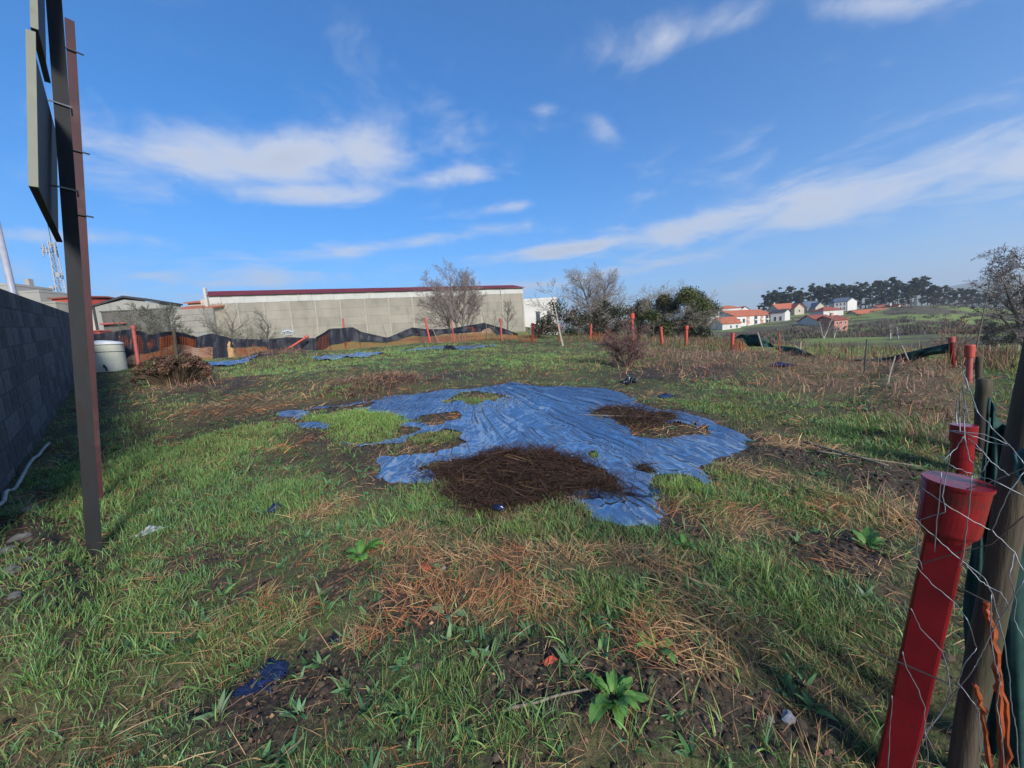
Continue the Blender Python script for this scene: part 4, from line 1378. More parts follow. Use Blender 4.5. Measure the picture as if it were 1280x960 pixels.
def all_trees():
    # warehouse tree, vase shaped
    b = ground_xy(576, 415, 33)
    bare_tree('bare_tree', 'bare twiggy tree in front of the red-roofed warehouse', b, tree_h(560, 315, b), 3, [(-0.18, 0, 1), (-0.40, 0.1, 0.95), (0.0, -0.1, 0.92), (-0.62, 0.05, 0.8), (0.22, 0.1, 0.78)],
              trunk_r=0.13, levels=4, kids=[2.2, 2.2, 1.8, 1.4], bare=[0.35, 0.1, 0.1], ang=(0.35, 0.85), ratio=0.50, up=0.05, rmin=0.007, jit=0.035, seg=[7, 5, 4, 3, 2], twig=(0.22, 0.18, 0.165))
    b = on(704, 432)
    bare_tree('bare_tree', 'young pale-trunked bare tree standing alone in the plot right of the warehouse', b, tree_h(690, 343, b), 8, [(-0.22, 0.0, 1)],
              trunk_r=0.055, bark=(0.30, 0.26, 0.21), twig=(0.20, 0.17, 0.14), levels=3, kids=[1.9, 2, 1.6], bare=[0.35, 0.2, 0.2], ang=(0.5, 1.0), ratio=0.55, up=0.10, rmin=0.007)
    b = ground_xy(752, 420, 46)
    root, segs = bare_tree('bare_tree', 'large domed bare tree with two ivy-clad trunks beyond the fence', b, tree_h(752, 322, b), 5, [(-0.10, 0, 1), (0.10, 0.05, 0.97)],
                           trunk_r=0.26, levels=4, kids=[4.4, 2.7, 1.9, 1.4], bare=[0.14, 0.12, 0.1], ang=(0.6, 1.1), ratio=0.50, taper=0.60, jit=0.03, seg=[8, 5, 4, 3, 2], up=0.02, rmin=0.006, twig=(0.25, 0.22, 0.20))
    iv = [(0.5 * (np.array(s[0]) + np.array(s[1]))) for s in segs if s[2] == 0 and s[1][2] - b.z < 6.6]
    leaf_cloud('ivy', iv, [0.55] * len(iv), 2600, 0.20, [(0.045, 0.062, 0.018), (0.06, 0.075, 0.025)], root, squash=1.2, shell=0.1)
    for px, ytop, dep, seed, lab, wd, nclump in [(821, 349, 47, 21, 'ivy-covered tree with bare twig tips, left of the ivy pair', 2.3, 13), (868, 347, 45, 22, 'darker ivy-covered tree, right of the ivy pair, with pale bare side branches', 2.7, 16)]:
        b = ground_xy(px, 424, dep)
        h = tree_h(px, ytop, b)
        root, segs = bare_tree('ivy_tree', lab, b, h, seed, [(0, 0, 1), (0.28, 0.1, 0.86), (-0.25, 0, 0.86)], trunk_r=0.22, levels=4, kids=[2.6, 2.2, 2, 1.5], bare=[0.25, 0.15, 0.1], ang=(0.55, 1.1), ratio=0.52, rmin=0.007, seg=[6, 4, 4, 3, 2], twig=(0.25, 0.22, 0.185))
        rnd = random.Random(seed)
        cs, rs = [], []
        for i in range(nclump):
            zf = rnd.uniform(0.30, 0.80)
            w_ = wd * (1 - 0.55 * abs(zf - 0.55) / 0.45)
            cs.append((b.x + rnd.uniform(-w_, w_), b.y + rnd.uniform(-1.4, 1.4), b.z + h * zf))
            rs.append(rnd.uniform(0.7, 1.3))
        leaf_cloud('ivy_foliage', cs, rs, 20000, 0.19, [(0.050, 0.068, 0.020), (0.085, 0.095, 0.028), (0.030, 0.046, 0.018), (0.11, 0.10, 0.04)], root, squash=0.85, shell=0.35)
    b = ground_xy(634, 408, 42)
    bare_tree('bare_tree', 'small pollarded tree close against the right end of the warehouse wall', b, tree_h(634, 373, b), 31, [(-0.02, 0, 1)], trunk_r=0.16, levels=3, kids=[3, 2.4, 2], bare=[0.45, 0.1, 0.1], ratio=0.42, ang=(0.35, 0.8), rmin=0.012, up=0.09, twig=(0.18, 0.16, 0.12))
    b = ground_xy(610, 408, 39)
    bare_tree('bare_tree', 'spreading low bare sapling between the vase tree and the pollard', b, tree_h(610, 378, b), 34, [(-0.5, 0, 0.8), (0.35, 0, 0.9), (0.7, 0, 0.7), (-0.1, 0, 1)], trunk_r=0.05, levels=3, kids=[1.4, 1.6, 1.4], ratio=0.45, rmin=0.010, twig=(0.24, 0.22, 0.18))
    # grey-twigged olives before the warehouse
    for px, py, top, seed, lab, st in [(284, 424, 376, 41, 'grey twiggy tree with thick stump, left one of two before the warehouse', [(-0.3, 0, 1), (0.1, 0, 1), (0.55, 0, 0.8), (-0.6, 0, 0.75)]),
                                       (326, 425, 384, 43, 'grey twiggy tree with leaning branch, right one of two before the warehouse', [(0.1, 0, 1), (-0.6, 0, 0.9), (0.45, 0, 0.85)])]:
        b = ground_xy(px, py, 27)
        root, segs = bare_tree('grey_tree', lab, b, tree_h(px, top, b), seed, st, trunk_r=0.15, levels=4, kids=[2.2, 2.1, 1.8, 1.4], bare=[0.3, 0.1, 0.1], ratio=0.50, ang=(0.45, 1.0), rmin=0.005, twig=(0.22, 0.215, 0.175), bark=(0.11, 0.095, 0.08))
    b = ground_xy(324, 428, 26)
    root = thing('ivy_mound', 'olive-green ivy mound at the foot of the right grey tree', 'shrub', b)
    leaf_cloud('foliage', [(b.x - 0.5, b.y, b.z + 0.35), (b.x + 0.3, b.y, b.z + 0.5), (b.x + 0.1, b.y, b.z + 1.0), (b.x + 0.9, b.y, b.z + 0.3)], [0.6, 0.7, 0.55, 0.5], 2500, 0.14, [(0.10, 0.095, 0.045), (0.075, 0.08, 0.035)], root)
    b = ground_xy(188, 418, 24)
    bare_tree('grey_bush', 'leafless grey-green bush against the dark wall behind the tank', b, tree_h(188, 376, b), 47, [(-0.5, 0, 0.9), (0, 0, 1), (0.5, 0, 0.9), (0.25, 0, 1), (-0.25, 0, 1)], cat='bush', trunk_r=0.05, levels=4, kids=[1.8, 2, 2, 1.5], bare=[0.1], ratio=0.5, rmin=0.009, twig=(0.13, 0.135, 0.10))
    # reddish shrub inside the plot
    b = on(784, 458)
    bare_tree('twiggy_shrub', 'reddish-brown leafless shrub around the tall red post', b, tree_h(784, 397, b), 51, [(-0.75, 0, 0.8), (-0.35, 0.2, 0.95), (0, 0, 1), (0.4, -0.2, 0.9), (0.7, 0.1, 0.75), (0.15, 0.3, 1), (-0.5, -0.2, 0.8)], cat='shrub',
              trunk_r=0.02, levels=4, kids=[1.7, 1.9, 1.6, 1.2], bare=[0.1, 0.1], ratio=0.5, ang=(0.3, 0.8), rmin=0.0045, bark=(0.12, 0.075, 0.07), twig=(0.17, 0.10, 0.095))
    b = on(1192, 452)
    bare_tree('dead_weed', 'brown broom-like dead weed rising behind the corner post', b, tree_h(1190, 392, b), 53, [(-0.4, 0, 0.9), (0, 0, 1), (0.35, 0, 0.9), (-0.15, 0.1, 1), (0.15, 0, 0.95), (0.6, 0, 0.7), (-0.65, 0, 0.65)], cat='weed', trunk_r=0.012, levels=2, kids=[1.8, 1.6], bare=[0.4, 0.1], ratio=0.4, rmin=0.005, bark=(0.16, 0.09, 0.06), twig=(0.20, 0.12, 0.085))
    b = ground_xy(1219, 436, 16)
    bare_tree('sapling', 'thin straight leafless sapling rising above the orange-capped post', b, tree_h(1224, 315, b), 57, [(0.11, 0, 1)], trunk_r=0.035, levels=2, seg=[9, 4, 3], kids=[1.2, 0.6], bare=[0.62, 0.4], ang=(0.4, 0.75), ratio=0.34, rmin=0.009, jit=0.02, bark=(0.13, 0.105, 0.09), twig=(0.13, 0.10, 0.09))
    b = ground_xy(1290, 440, 30)
    root, segs = bare_tree('bare_tree', 'dark spreading bare tree cut by the right edge of the photo', b, tree_h(1280, 300, b), 61, [(-0.15, 0, 1), (-0.55, 0, 0.95), (0.3, 0, 0.9), (-0.95, 0, 0.75)], trunk_r=0.22, levels=4, kids=[2.4, 2.3, 2.1, 1.5], bare=[0.25, 0.1, 0.1], ratio=0.48, ang=(0.5, 1.1), rmin=0.012, up=0.02, bark=(0.12, 0.10, 0.09), twig=(0.18, 0.15, 0.145))
    leaf_cloud('ivy', [np.array(s[1]) for s in segs if s[2] == 1][::5], [0.5] * len([s for s in segs if s[2] == 1][::5]), 500, 0.16, [(0.035, 0.045, 0.022), (0.05, 0.05, 0.03)], root, shell=0.1)
    # hedge of brambles beyond the far fence
    b = ground_xy(735, 424, 27)
    root = thing('bramble_hedge', 'dark bramble hedge behind the fence under the domed tree', 'hedge', b)
    cs, rs = [], []
    rnd = random.Random(5)
    for i in range(38):
        px = rnd.uniform(672, 795)
        q = ground_xy(px, 420, 25 + rnd.uniform(-1.5, 3))
        hh = 2.0 if px > 695 else 1.3
        cs.append((q.x, q.y, q.z + rnd.uniform(0.2, hh)))
        rs.append(rnd.uniform(0.4, 0.75))
    leaf_cloud('foliage', cs, rs, 12000, 0.12, [(0.045, 0.042, 0.024), (0.065, 0.052, 0.034), (0.04, 0.05, 0.022), (0.085, 0.062, 0.045)], root, shell=0.25)
    # dead brown flower shrub by the tank
    b = on(207, 482)
    root = thing('dead_shrub', 'rounded dead brown flowering shrub beside the cream tank', 'shrub', b)
    cs, rs = [], []
    for i in range(120):
        a = rnd.uniform(0, 2 * math.pi)
        rr = math.sqrt(rnd.random())
        cs.append((b.x + 1.02 * rr * math.cos(a), b.y + 0.35 + 0.7 * rr * math.sin(a), b.z + 0.12 + 0.66 * math.sqrt(max(0, 1 - rr * rr)) * rnd.uniform(0.75, 1.08)))
        rs.append(rnd.uniform(0.07, 0.12))
    leaf_cloud('flower_heads', cs, rs, 15000, 0.045, [(0.16, 0.085, 0.055), (0.12, 0.06, 0.045), (0.20, 0.115, 0.075), (0.09, 0.055, 0.04), (0.10, 0.09, 0.045)], root, shell=0.6)
    sg = []
    for i in range(420):
        a = rnd.uniform(0, 2 * math.pi)
        rr = math.sqrt(rnd.random())
        e = Vector((b.x + 1.0 * rr * math.cos(a), b.y + 0.35 + 0.68 * rr * math.sin(a), b.z + 0.1 + 0.62 * math.sqrt(max(0, 1 - rr * rr))))
        s0 = Vector((b.x + 0.5 * rr * math.cos(a), b.y + 0.35 + 0.35 * rr * math.sin(a), b.z - 0.02))
        m_ = s0.lerp(e, 0.5) + Vector((0, 0, 0.1))
        sg += [(s0, m_), (m_, e)]
    segs_mesh('stems', [s[0] for s in sg], [s[1] for s in sg], [0.008] * len(sg), [0.006] * len(sg), np.array((0.11, 0.08, 0.055)), M['twig'], root)
    # small woody weeds standing in the grass
    for px, py, top, seed, lab in [(176, 550, 513, 71, 'small dark forked weed standing in shaded grass beside the sign'), (835, 478, 440, 72, 'thin leafless twig bush right of the crumpled dark bag'), (637, 447, 405, 73, 'tuft of dry upright stems in grass below the pollard'),
                                   (660, 470, 445, 74, 'brown weed clump at the back edge of the blue sheet')]:
        b = on(px, py)
        bare_tree('woody_weed', lab, b, max(tree_h(px, top, b), 0.2), seed, [(-0.3, 0, 0.9), (0.1, 0, 1), (0.4, 0, 0.8)], cat='weed', trunk_r=0.006, levels=2, kids=[1.5, 1.3], bare=[0.3, 0.2], rmin=0.0035, ratio=0.45, bark=(0.06, 0.05, 0.04), twig=(0.10, 0.08, 0.06))


all_trees()


def pine_wood():
    protos = []
    for kind in range(4):
        base = Vector((0, 0, 0))
        rnd = random.Random(100 + kind)
        root = thing('pine_tree', 'tall dark pine in the wood behind the far houses', 'tree', base, 'pines of the far wood')
        h = 20.0
        pts = [Vector((rnd.uniform(-0.3, 0.3) * i, rnd.uniform(-0.2, 0.2) * i, h * i / 5)) for i in range(6)]
        MB().tube(pts, [0.34, 0.30, 0.26, 0.2, 0.14, 0.06], 6).build('trunk', M['bark'], root, smooth=True)
        cs, rs = [], []
        if kind in (0, 3):        # flat layered crown
            for i in range(24):
                a = rnd.uniform(0, 6.28)
                rr = rnd.uniform(0.3, 3.4)
                cs.append((rr * math.cos(a), rr * math.sin(a), rnd.uniform(0.45, 0.97) * h))
                rs.append(rnd.uniform(1.3, 2.2))
        else:                     # narrow tall crown
            for i in range(26):
                zf = rnd.uniform(0.22, 1.0)
                w_ = 3.6 * (1.12 - zf) + 0.5
                cs.append((rnd.uniform(-w_, w_), rnd.uniform(-w_, w_), zf * h))
                rs.append(rnd.uniform(1.1, 1.9))
        leaf_cloud('crown', cs, [0.8 * q for q in rs], 2400, 0.75, [(0.030, 0.046, 0.026), (0.042, 0.056, 0.030), (0.022, 0.036, 0.022)], root, squash=0.55, shell=0.3)
        protos.append(root)
    prof = [(950, 368), (962, 361), (985, 357), (1000, 355), (1020, 353), (1040, 357), (1060, 353), (1085, 351), (1107, 346), (1130, 351), (1150, 346), (1165, 354), (1190, 357), (1210, 362), (1240, 368)]
    rnd = random.Random(9)
    first = [True] * 4
    n = 84
    for i in range(n):
        px = 950 + (1240 - 950) * (i + rnd.uniform(-0.6, 0.6)) / n
        dep = rnd.uniform(265, 330)
        top = np.interp(px, [a for a, _ in prof], [b_ for _, b_ in prof]) + max(0, rnd.gauss(4, 6)) - 1
        q = ground_xy(px, 390, dep)
        h = max(8.0, V(px, top, dep).z - q.z)
        k = rnd.randrange(4)
        sc_ = (h / 20.0 * rnd.uniform(0.8, 1.1),) * 2 + (h / 20.0,)
        if first[k]:
            o = protos[k]
            o.location, o.rotation_euler, o.scale = q, (0, 0, rnd.uniform(0, 6.28)), sc_
            first[k] = False
        else:
            copy_thing(protos[k], q, rnd.uniform(0, 6.28), sc_)


pine_wood()


def scrub():
    sets = []
    n = 460
    px = RNG.uniform(895, 1290, n)
    dep = RNG.uniform(62, 128, n)
    dep = np.where(px > 1060, 62 + (dep - 62) * 2.3, dep)
    px = np.concatenate([px, RNG.uniform(990, 1290, 260)])
    dep = np.concatenate([dep, RNG.uniform(88, 126, 260)])
    keep = ~((px > 985) & (px < 1200) & (dep < 75))
    for a, d in zip(px[keep], dep[keep]):
        q = ground_xy(a, 420, d)
        k = 46
        h = RNG.uniform(1.0, 3.0) * (0.6 if d < 95 or a < 1000 or d > 160 else 0.9)
        ba = RNG.uniform(0, 6.28, k)
        base = np.stack([q.x + RNG.normal(0, 1.0, k), q.y + RNG.normal(0, 1.0, k), np.full(k, q.z - 0.1)], 1)
        pal = [[(0.13, 0.105, 0.085), (0.10, 0.085, 0.07), (0.17, 0.14, 0.115)], [(0.07, 0.085, 0.04), (0.10, 0.10, 0.055)], [(0.14, 0.10, 0.085), (0.11, 0.08, 0.07)]][RNG.integers(0, 3)]
        sets.append(blades(base, ba, RNG.uniform(0.4, 1.0, k) * h, RNG.uniform(0.10, 0.28, k), RNG.uniform(0.0, 0.5, k), RNG.uniform(0, 0.9, k), pick_cols(k, pal, 0.25), 2))
    v, f, c = join_sets(sets)
    o = mesh_np('scrub', v, f, M['straw'], col=c)
    tag(o, 'grey-brown leafless scrub filling the valley below the far houses', 'scrub', kind='stuff')
    # rank brown growth along the outside of the far fence
    n = 5200
    t = RNG.random(n)
    px = np.where(t < 0.62, 700 + 225 * t / 0.62, np.where(t < 0.8, 925 + 260 * (t - 0.62) / 0.18, 1185 + 85 * (t - 0.8) / 0.2))
    x, y = [], []
    for a in px:
        q = on_plane(a, 430, CORNER, _gn, RNG.uniform(0.3, 7.0)) if a < 1185 else on_plane(a, 440, FENCE_B, _gn, RNG.uniform(2.0, 9))
        x.append(q.x)
        y.append(q.y)
    x, y = np.array(x), np.array(y)
    base = np.stack([x, y, terrain(x, y) - 0.02], 1)
    nb = n
    v, f, c = blades(base, RNG.uniform(0, 6.28, nb), RNG.uniform(0.12, 0.5, nb), np.full(nb, 0.022), RNG.uniform(0, 0.8, nb), RNG.uniform(0, 0.9, nb), pick_cols(nb, STRAW[3:4] + [tuple(1.5 * q for q in c_) for c_ in BROWN] + OLIVE, 0.25), 2)
    o = mesh_np('rank_weeds', v, f, M['straw'], col=c)
    tag(o, 'rank brown weeds growing outside the far fence', 'weeds', kind='stuff')
    # pale thin trunks in the valley
    rnd = random.Random(77)
    for px_, py_, top, dep, lab in [(1029, 441, 388, 70, 'tall pale bare trunk in the scrub left of the pink-balconied house'), (1112, 436, 398, 60, 'pale leaning bare tree in the scrub beyond the right green net'), (1122, 438, 404, 58, 'forked pale bare tree just right of the leaning one'),
                                    (1042, 438, 402, 75, 'short pale trunk below the pink-balconied house')]:
        b = ground_xy(px_, py_, dep)
        bare_tree('pale_tree', lab, b, tree_h(px_, top, b), int(px_), [(rnd.uniform(-0.1, 0.5), 0, 1), (rnd.uniform(-0.4, 0.1), 0, 0.7)], trunk_r=0.12, levels=3, kids=[1.4, 1.6, 1.3], ratio=0.4, rmin=0.02, bark=(0.30, 0.28, 0.25), twig=(0.22, 0.19, 0.17))
    # far-off woodland masses either side of the pines, and dark bushes on the right
    for name, lab, rng_px, rng_d, hh, n_c, pal in [('dark_thicket', 'dark bushy thicket at the foot of the tree on the right edge', (1232, 1300), (32, 40), 2.6, 26, [(0.035, 0.038, 0.032), (0.05, 0.05, 0.04)]),
                                                   ('woodland', 'low purple-brown woodland below the right end of the pines', (1150, 1300), (205, 260), 7.5, 60, [(0.095, 0.08, 0.075), (0.075, 0.07, 0.06), (0.055, 0.06, 0.045)]),
                                                   ('hedgerow', 'brown leafless hedgerow across the valley in front of the far houses', (985, 1250), (112, 150), 2.8, 70, [(0.10, 0.082, 0.068), (0.075, 0.07, 0.052), (0.12, 0.095, 0.08)]),
                                                   ('woodland_edge', 'dark hedge trees in front of the hill at the left of the far houses', (880, 905), (190, 230), 7.0, 12, [(0.05, 0.055, 0.04), (0.07, 0.065, 0.05)])]:
        cs, rs = [], []
        for i in range(n_c):
            q = ground_xy(rnd.uniform(*rng_px), 410, rnd.uniform(*rng_d))
            cs.append((q.x, q.y, q.z + rnd.uniform(0.1, 0.85) * hh))
            rs.append(hh * rnd.uniform(0.16, 0.30))
        o = leaf_cloud(name, cs, rs, n_c * 220, hh * 0.045, pal, None, M['twig'], shell=0.2)
        tag(o, lab, 'woodland' if 'wood' in name else 'hedge' if 'hedge' in name else 'thicket', kind='stuff')


scrub()


# ------------------------------------------------------------------ buildings
def frame_at(px0, px1, dep0, dep1=None):
    """local frame of a facade between two image columns at given depths; returns origin, matrix, width"""
    dep1 = dep1 if dep1 is not None else dep0
    a, b = V(px0, 400, dep0), V(px1, 400, dep1)
    u = Vector((b.x - a.x, b.y - a.y, 0))
    w_ = u.length
    u.normalize()
    n = Vector((-u.y, u.x, 0))          # away from the viewer
    return a, Matrix((u, n, Vector((0, 0, 1)))).transposed().to_4x4(), w_


def zpx(px, py, dep):
    return V(px, py, dep).z


def house(name, label, px0, px1, dep, py_roof, py_eave, py_base, wall, roof, ridge='x', depth=9.0, dep1=None, over=0.35, windows=(), cat='house', chimney=None, side_windows=0, sub=6.0):
    a, rot, w_ = frame_at(px0, px1, dep, dep1)
    pm, dm = (px0 + px1) / 2, (dep + (dep1 or dep)) / 2
    zb, ze, zr = zpx(pm, py_base, dm), zpx(pm, py_eave, dm), zpx(pm, py_roof, dm)
    root = thing(name, label, cat, Vector((a.x, a.y, zb)))
    mw = Matrix.Translation(Vector((a.x, a.y, zb))) @ rot
    he, hr = ze - zb, zr - zb
    wl = MB().box((0, 0, -sub), (w_, depth, he), mw)
    if ridge == 'y':
        wl.prism([(0, 0.0, he), (w_, 0.0, he), (w_ / 2, 0.0, hr - 0.25)], (0, depth, 0), mw)
    elif ridge == 'x':
        wl.prism([(0, 0, he), (0, depth, he), (0, depth / 2, hr - 0.25)], (w_, 0, 0), mw)
    wl.build('wall', wall, root)
    t = 0.22
    rm = MB()
    if ridge == 'x':
        s_ = (hr - he) / (depth / 2)
        rm.prism([(-over, -over, he - over * s_), (-over, depth / 2, hr), (-over, depth + over, he - over * s_), (-over, depth + over, he - over * s_ + t), (-over, depth / 2, hr + t), (-over, -over, he - over * s_ + t)], (w_ + 2 * over, 0, 0), mw)
    elif ridge == 'y':
        s_ = (hr - he) / (w_ / 2)
        rm.prism([(-over, -over, he - over * s_), (-over, -over, he - over * s_ + t), (w_ / 2, -over, hr + t), (w_ + over, -over, he - over * s_ + t), (w_ + over, -over, he - over * s_), (w_ / 2, -over, hr)], (0, depth + 2 * over, 0), mw)
    elif ridge == 'hip':
        i_ = min(depth, w_) * 0.42
        vs_ = [(-over, -over, he), (w_ + over, -over, he), (w_ + over, depth + over, he), (-over, depth + over, he), (i_, depth / 2, hr), (w_ - i_, depth / 2, hr)]
        rm.add([mw @ Vector(v) for v in vs_], [(0, 3, 2, 1), (0, 1, 5, 4), (1, 2, 5), (2, 3, 4, 5), (3, 0, 4)])
    else:
        rm.box((-over, -over, he), (w_ + over, depth + over, hr), mw)
    ro = rm.build('roof', roof, root)
    for (u0, u1, v0, v1) in windows:
        x0, x1, z0, z1 = u0 * w_, u1 * w_, v0 * he, v1 * he
        wd = MB().box((x0, -0.05, z0), (x1, 0.02, z1), mw).build('window', M['white'], root)
        g = MB().box((x0 + 0.08, -0.07, z0 + 0.08), (x1 - 0.08, -0.051, z1 - 0.08), mw).build('pane', M['glass'], wd)
    if chimney:
        for cu in chimney:
            MB().box((cu * w_, depth * 0.45, hr - 0.6), (cu * w_ + 0.7, depth * 0.45 + 0.7, hr + 1.1), mw).build('chimney', wall, root)
    return root, mw, w_, he, hr


def rowwin(n, u0, u1, v0, v1, fill=0.45):
    s_ = (u1 - u0) / n
    return [(u0 + s_ * (i + 0.5 - fill / 2), u0 + s_ * (i + 0.5 + fill / 2), v0, v1) for i in range(n)]


def warehouse():
    dl, dr = 62.0, 70.0
    a, rot, w_ = frame_at(265.5, 656, dl, dr)
    z0 = zpx(265, 430, dl) - 2
    root = thing('warehouse', 'long concrete-panelled warehouse with dark red sheet roof', 'warehouse', Vector((a.x, a.y, z0)))
    depth = 34.0
    # the eave falls slightly from left to right as the photo shows, sampled at both ends
    zl = dict(roof=zpx(265, 362.8, dl), eave=zpx(265, 369.5, dl), strip=zpx(267, 379.7, dl), base=zpx(265, 428, dl))
    zr = dict(roof=zpx(645, 355.6, dr), eave=zpx(655, 359.5, dr), strip=zpx(656, 366.5, dr), base=zpx(658, 411, dr))
    lv = {k: (zl[k] + zr[k]) / 2 for k in zl}
    print('warehouse', zl, zr, w_)
    mw = Matrix.Translation(Vector((a.x, a.y, 0))) @ rot

    def quadbox(x0, x1, y0, y1, lo, hi):
        def z(t, k):
            return zl[k] + (zr[k] - zl[k]) * t / w_ if isinstance(k, str) else k
        vs_ = [(x0, y0, z(x0, lo)), (x1, y0, z(x1, lo)), (x1, y1, z(x1, lo)), (x0, y1, z(x0, lo)), (x0, y0, z(x0, hi)), (x1, y0, z(x1, hi)), (x1, y1, z(x1, hi)), (x0, y1, z(x0, hi))]
        m = MB()
        m.add([mw @ Vector(v) for v in vs_], [(0, 3, 2, 1), (4, 5, 6, 7), (0, 1, 5, 4), (1, 2, 6, 5), (2, 3, 7, 6), (3, 0, 4, 7)])
        return m
    n = 13
    pitch = w_ / n
    zmin = min(zl['base'], zr['base']) - 3
    quadbox(0.05, w_ - 0.05, 0.12, depth, zmin, 'strip').build('wall_core', M['concrete'], root)
    # panels: five courses to every bay, joints left open
    vs5 = [M['concrete'], pmat('precast_concrete_pale', (0.28, 0.256, 0.208), (0.23, 0.21, 0.172), 0.5, 0.9, 0.02, 2, c3=(0.155, 0.145, 0.12), s3=0.9, t3=(0.5, 0.85), stretch=(1, 1, 0.45)),
           pmat('precast_concrete_dark', (0.25, 0.23, 0.185), (0.205, 0.188, 0.155), 0.5, 0.9, 0.02, 2, c3=(0.125, 0.118, 0.10), s3=0.9, t3=(0.5, 0.85), stretch=(1, 1, 0.45))]
    courses = 5
    for i in range(n):
        for c in range(courses):
            x0, x1 = i * pitch + 0.16, (i + 1) * pitch - 0.16
            m = MB()
            vs_ = []
            for yy in (-0.02 + random.uniform(-0.012, 0.012), 0.11):
                pass
            yf = -0.02 + random.uniform(-0.015, 0.015)

            def zz(t, k):
                b0, s0 = zl['base'] + (zr['base'] - zl['base']) * t / w_, zl['strip'] + (zr['strip'] - zl['strip']) * t / w_
                b0 -= 1.0
                return b0 + (s0 - b0) * k / courses
            g = 0.009
            vs_ = [(x0, yf, zz(x0, c) + g), (x1, yf, zz(x1, c) + g), (x1, 0.11, zz(x1, c) + g), (x0, 0.11, zz(x0, c) + g), (x0, yf, zz(x0, c + 1) - g), (x1, yf, zz(x1, c + 1) - g), (x1, 0.11, zz(x1, c + 1) - g), (x0, 0.11, zz(x0, c + 1) - g)]
            m.add([mw @ Vector(v) for v in vs_], [(0, 3, 2, 1), (4, 5, 6, 7), (0, 1, 5, 4), (1, 2, 6, 5), (2, 3, 7, 6), (3, 0, 4, 7)])
            m.build('panel', random.choice(vs5), root)
    for i in range(n + 1):
        x = min(max(i * pitch, 0.15), w_ - 0.15)
        quadbox(x - 0.14, x + 0.14, -0.07, 0.10, zmin, 'strip').build('pilaster', M['pilaster'], root)
    k = 30
    for i in range(k):          # ribbed white cladding sheets
        x0, x1 = w_ * i / k + 0.01, w_ * (i + 1) / k - 0.01
        yb = 0.005 if i % 2 else -0.03
        quadbox(x0, x1, yb - 0.05, 0.25, 'strip', 'eave').build('cladding_sheet', M['cladding'], root)
    # roof: two slopes with a ridge running along the building
    def z(t, kk, dz=0.0):
        return zl[kk] + (zr[kk] - zl[kk]) * t / w_ + dz
    hr_ = lv['roof'] - lv['eave']
    yr = 1.1
    m = MB()
    for x0 in (-0.5,):
        x1 = w_ + 0.35
        p = [(x0, -0.45, z(0, 'eave', -0.05)), (x1, -0.45, z(w_, 'eave', -0.05)), (x1 - 2.0, yr, z(w_, 'roof', 0.0)), (x0, yr, z(0, 'roof', 0.0))]
        q = [(v[0], v[1], v[2] + 0.05) for v in p]
        m.add([mw @ Vector(v) for v in p + q], [(0, 3, 2, 1), (4, 5, 6, 7), (0, 1, 5, 4), (1, 2, 6, 5), (2, 3, 7, 6), (3, 0, 4, 7)])
    m.build('roof', M['redroof'], root)
    m = MB()
    p = [(-0.5, yr + 0.01, z(0, 'roof')), (w_ - 1.65, yr + 0.01, z(w_, 'roof')), (w_ + 0.3, depth, z(w_, 'eave')), (-0.5, depth, z(0, 'eave'))]
    q = [(v[0], v[1], v[2] + 0.05) for v in p]
    m.add([mw @ Vector(v) for v in p + q], [(0, 3, 2, 1), (4, 5, 6, 7), (0, 1, 5, 4), (1, 2, 6, 5), (2, 3, 7, 6), (3, 0, 4, 7)])
    m.build('rear_roof', M['redroof'], root)
    quadbox(-0.42, -0.06, -0.5, -0.05, zl['base'] + 1, zl['roof'] + 0.35).build('corner_post', M['cladding'], root)
    quadbox(-0.5, w_ + 0.3, -0.62, -0.46, 'eave', 'eave')
    for i in range(4):
        x = w_ * (0.26 + 0.22 * i)
        MB().tube([mw @ Vector((x, -0.16, z(x, 'eave'))), mw @ Vector((x, -0.16, z(x, 'strip')))], 0.07, 6).build('downpipe', M['cladding'], root)
    # spray paint low on the wall: short looping strokes
    gb = mw @ Vector((0, 0, 0))
    inv = mw.inverted()

    def stroke(pts, mat, name, label, wid):
        P2 = []
        for px, py in pts:
            q = on_plane(px, py, Vector((a.x, a.y, 0)), Vector((rot[0][1], rot[1][1])), -0.10)
            P2.append(q)
        o = MB().tube(P2, wid, 4).build(name, mat, root)
    stroke([(352, 418), (354, 411), (357, 418), (359, 410), (362, 417), (365, 411), (368, 417), (368, 412), (364, 418), (357, 419)], M['graffiti_pale'], 'graffiti', '', 0.12)
    stroke([(353, 415), (360, 413), (367, 415)], M['graffiti_pale'], 'graffiti', '', 0.16)


warehouse()


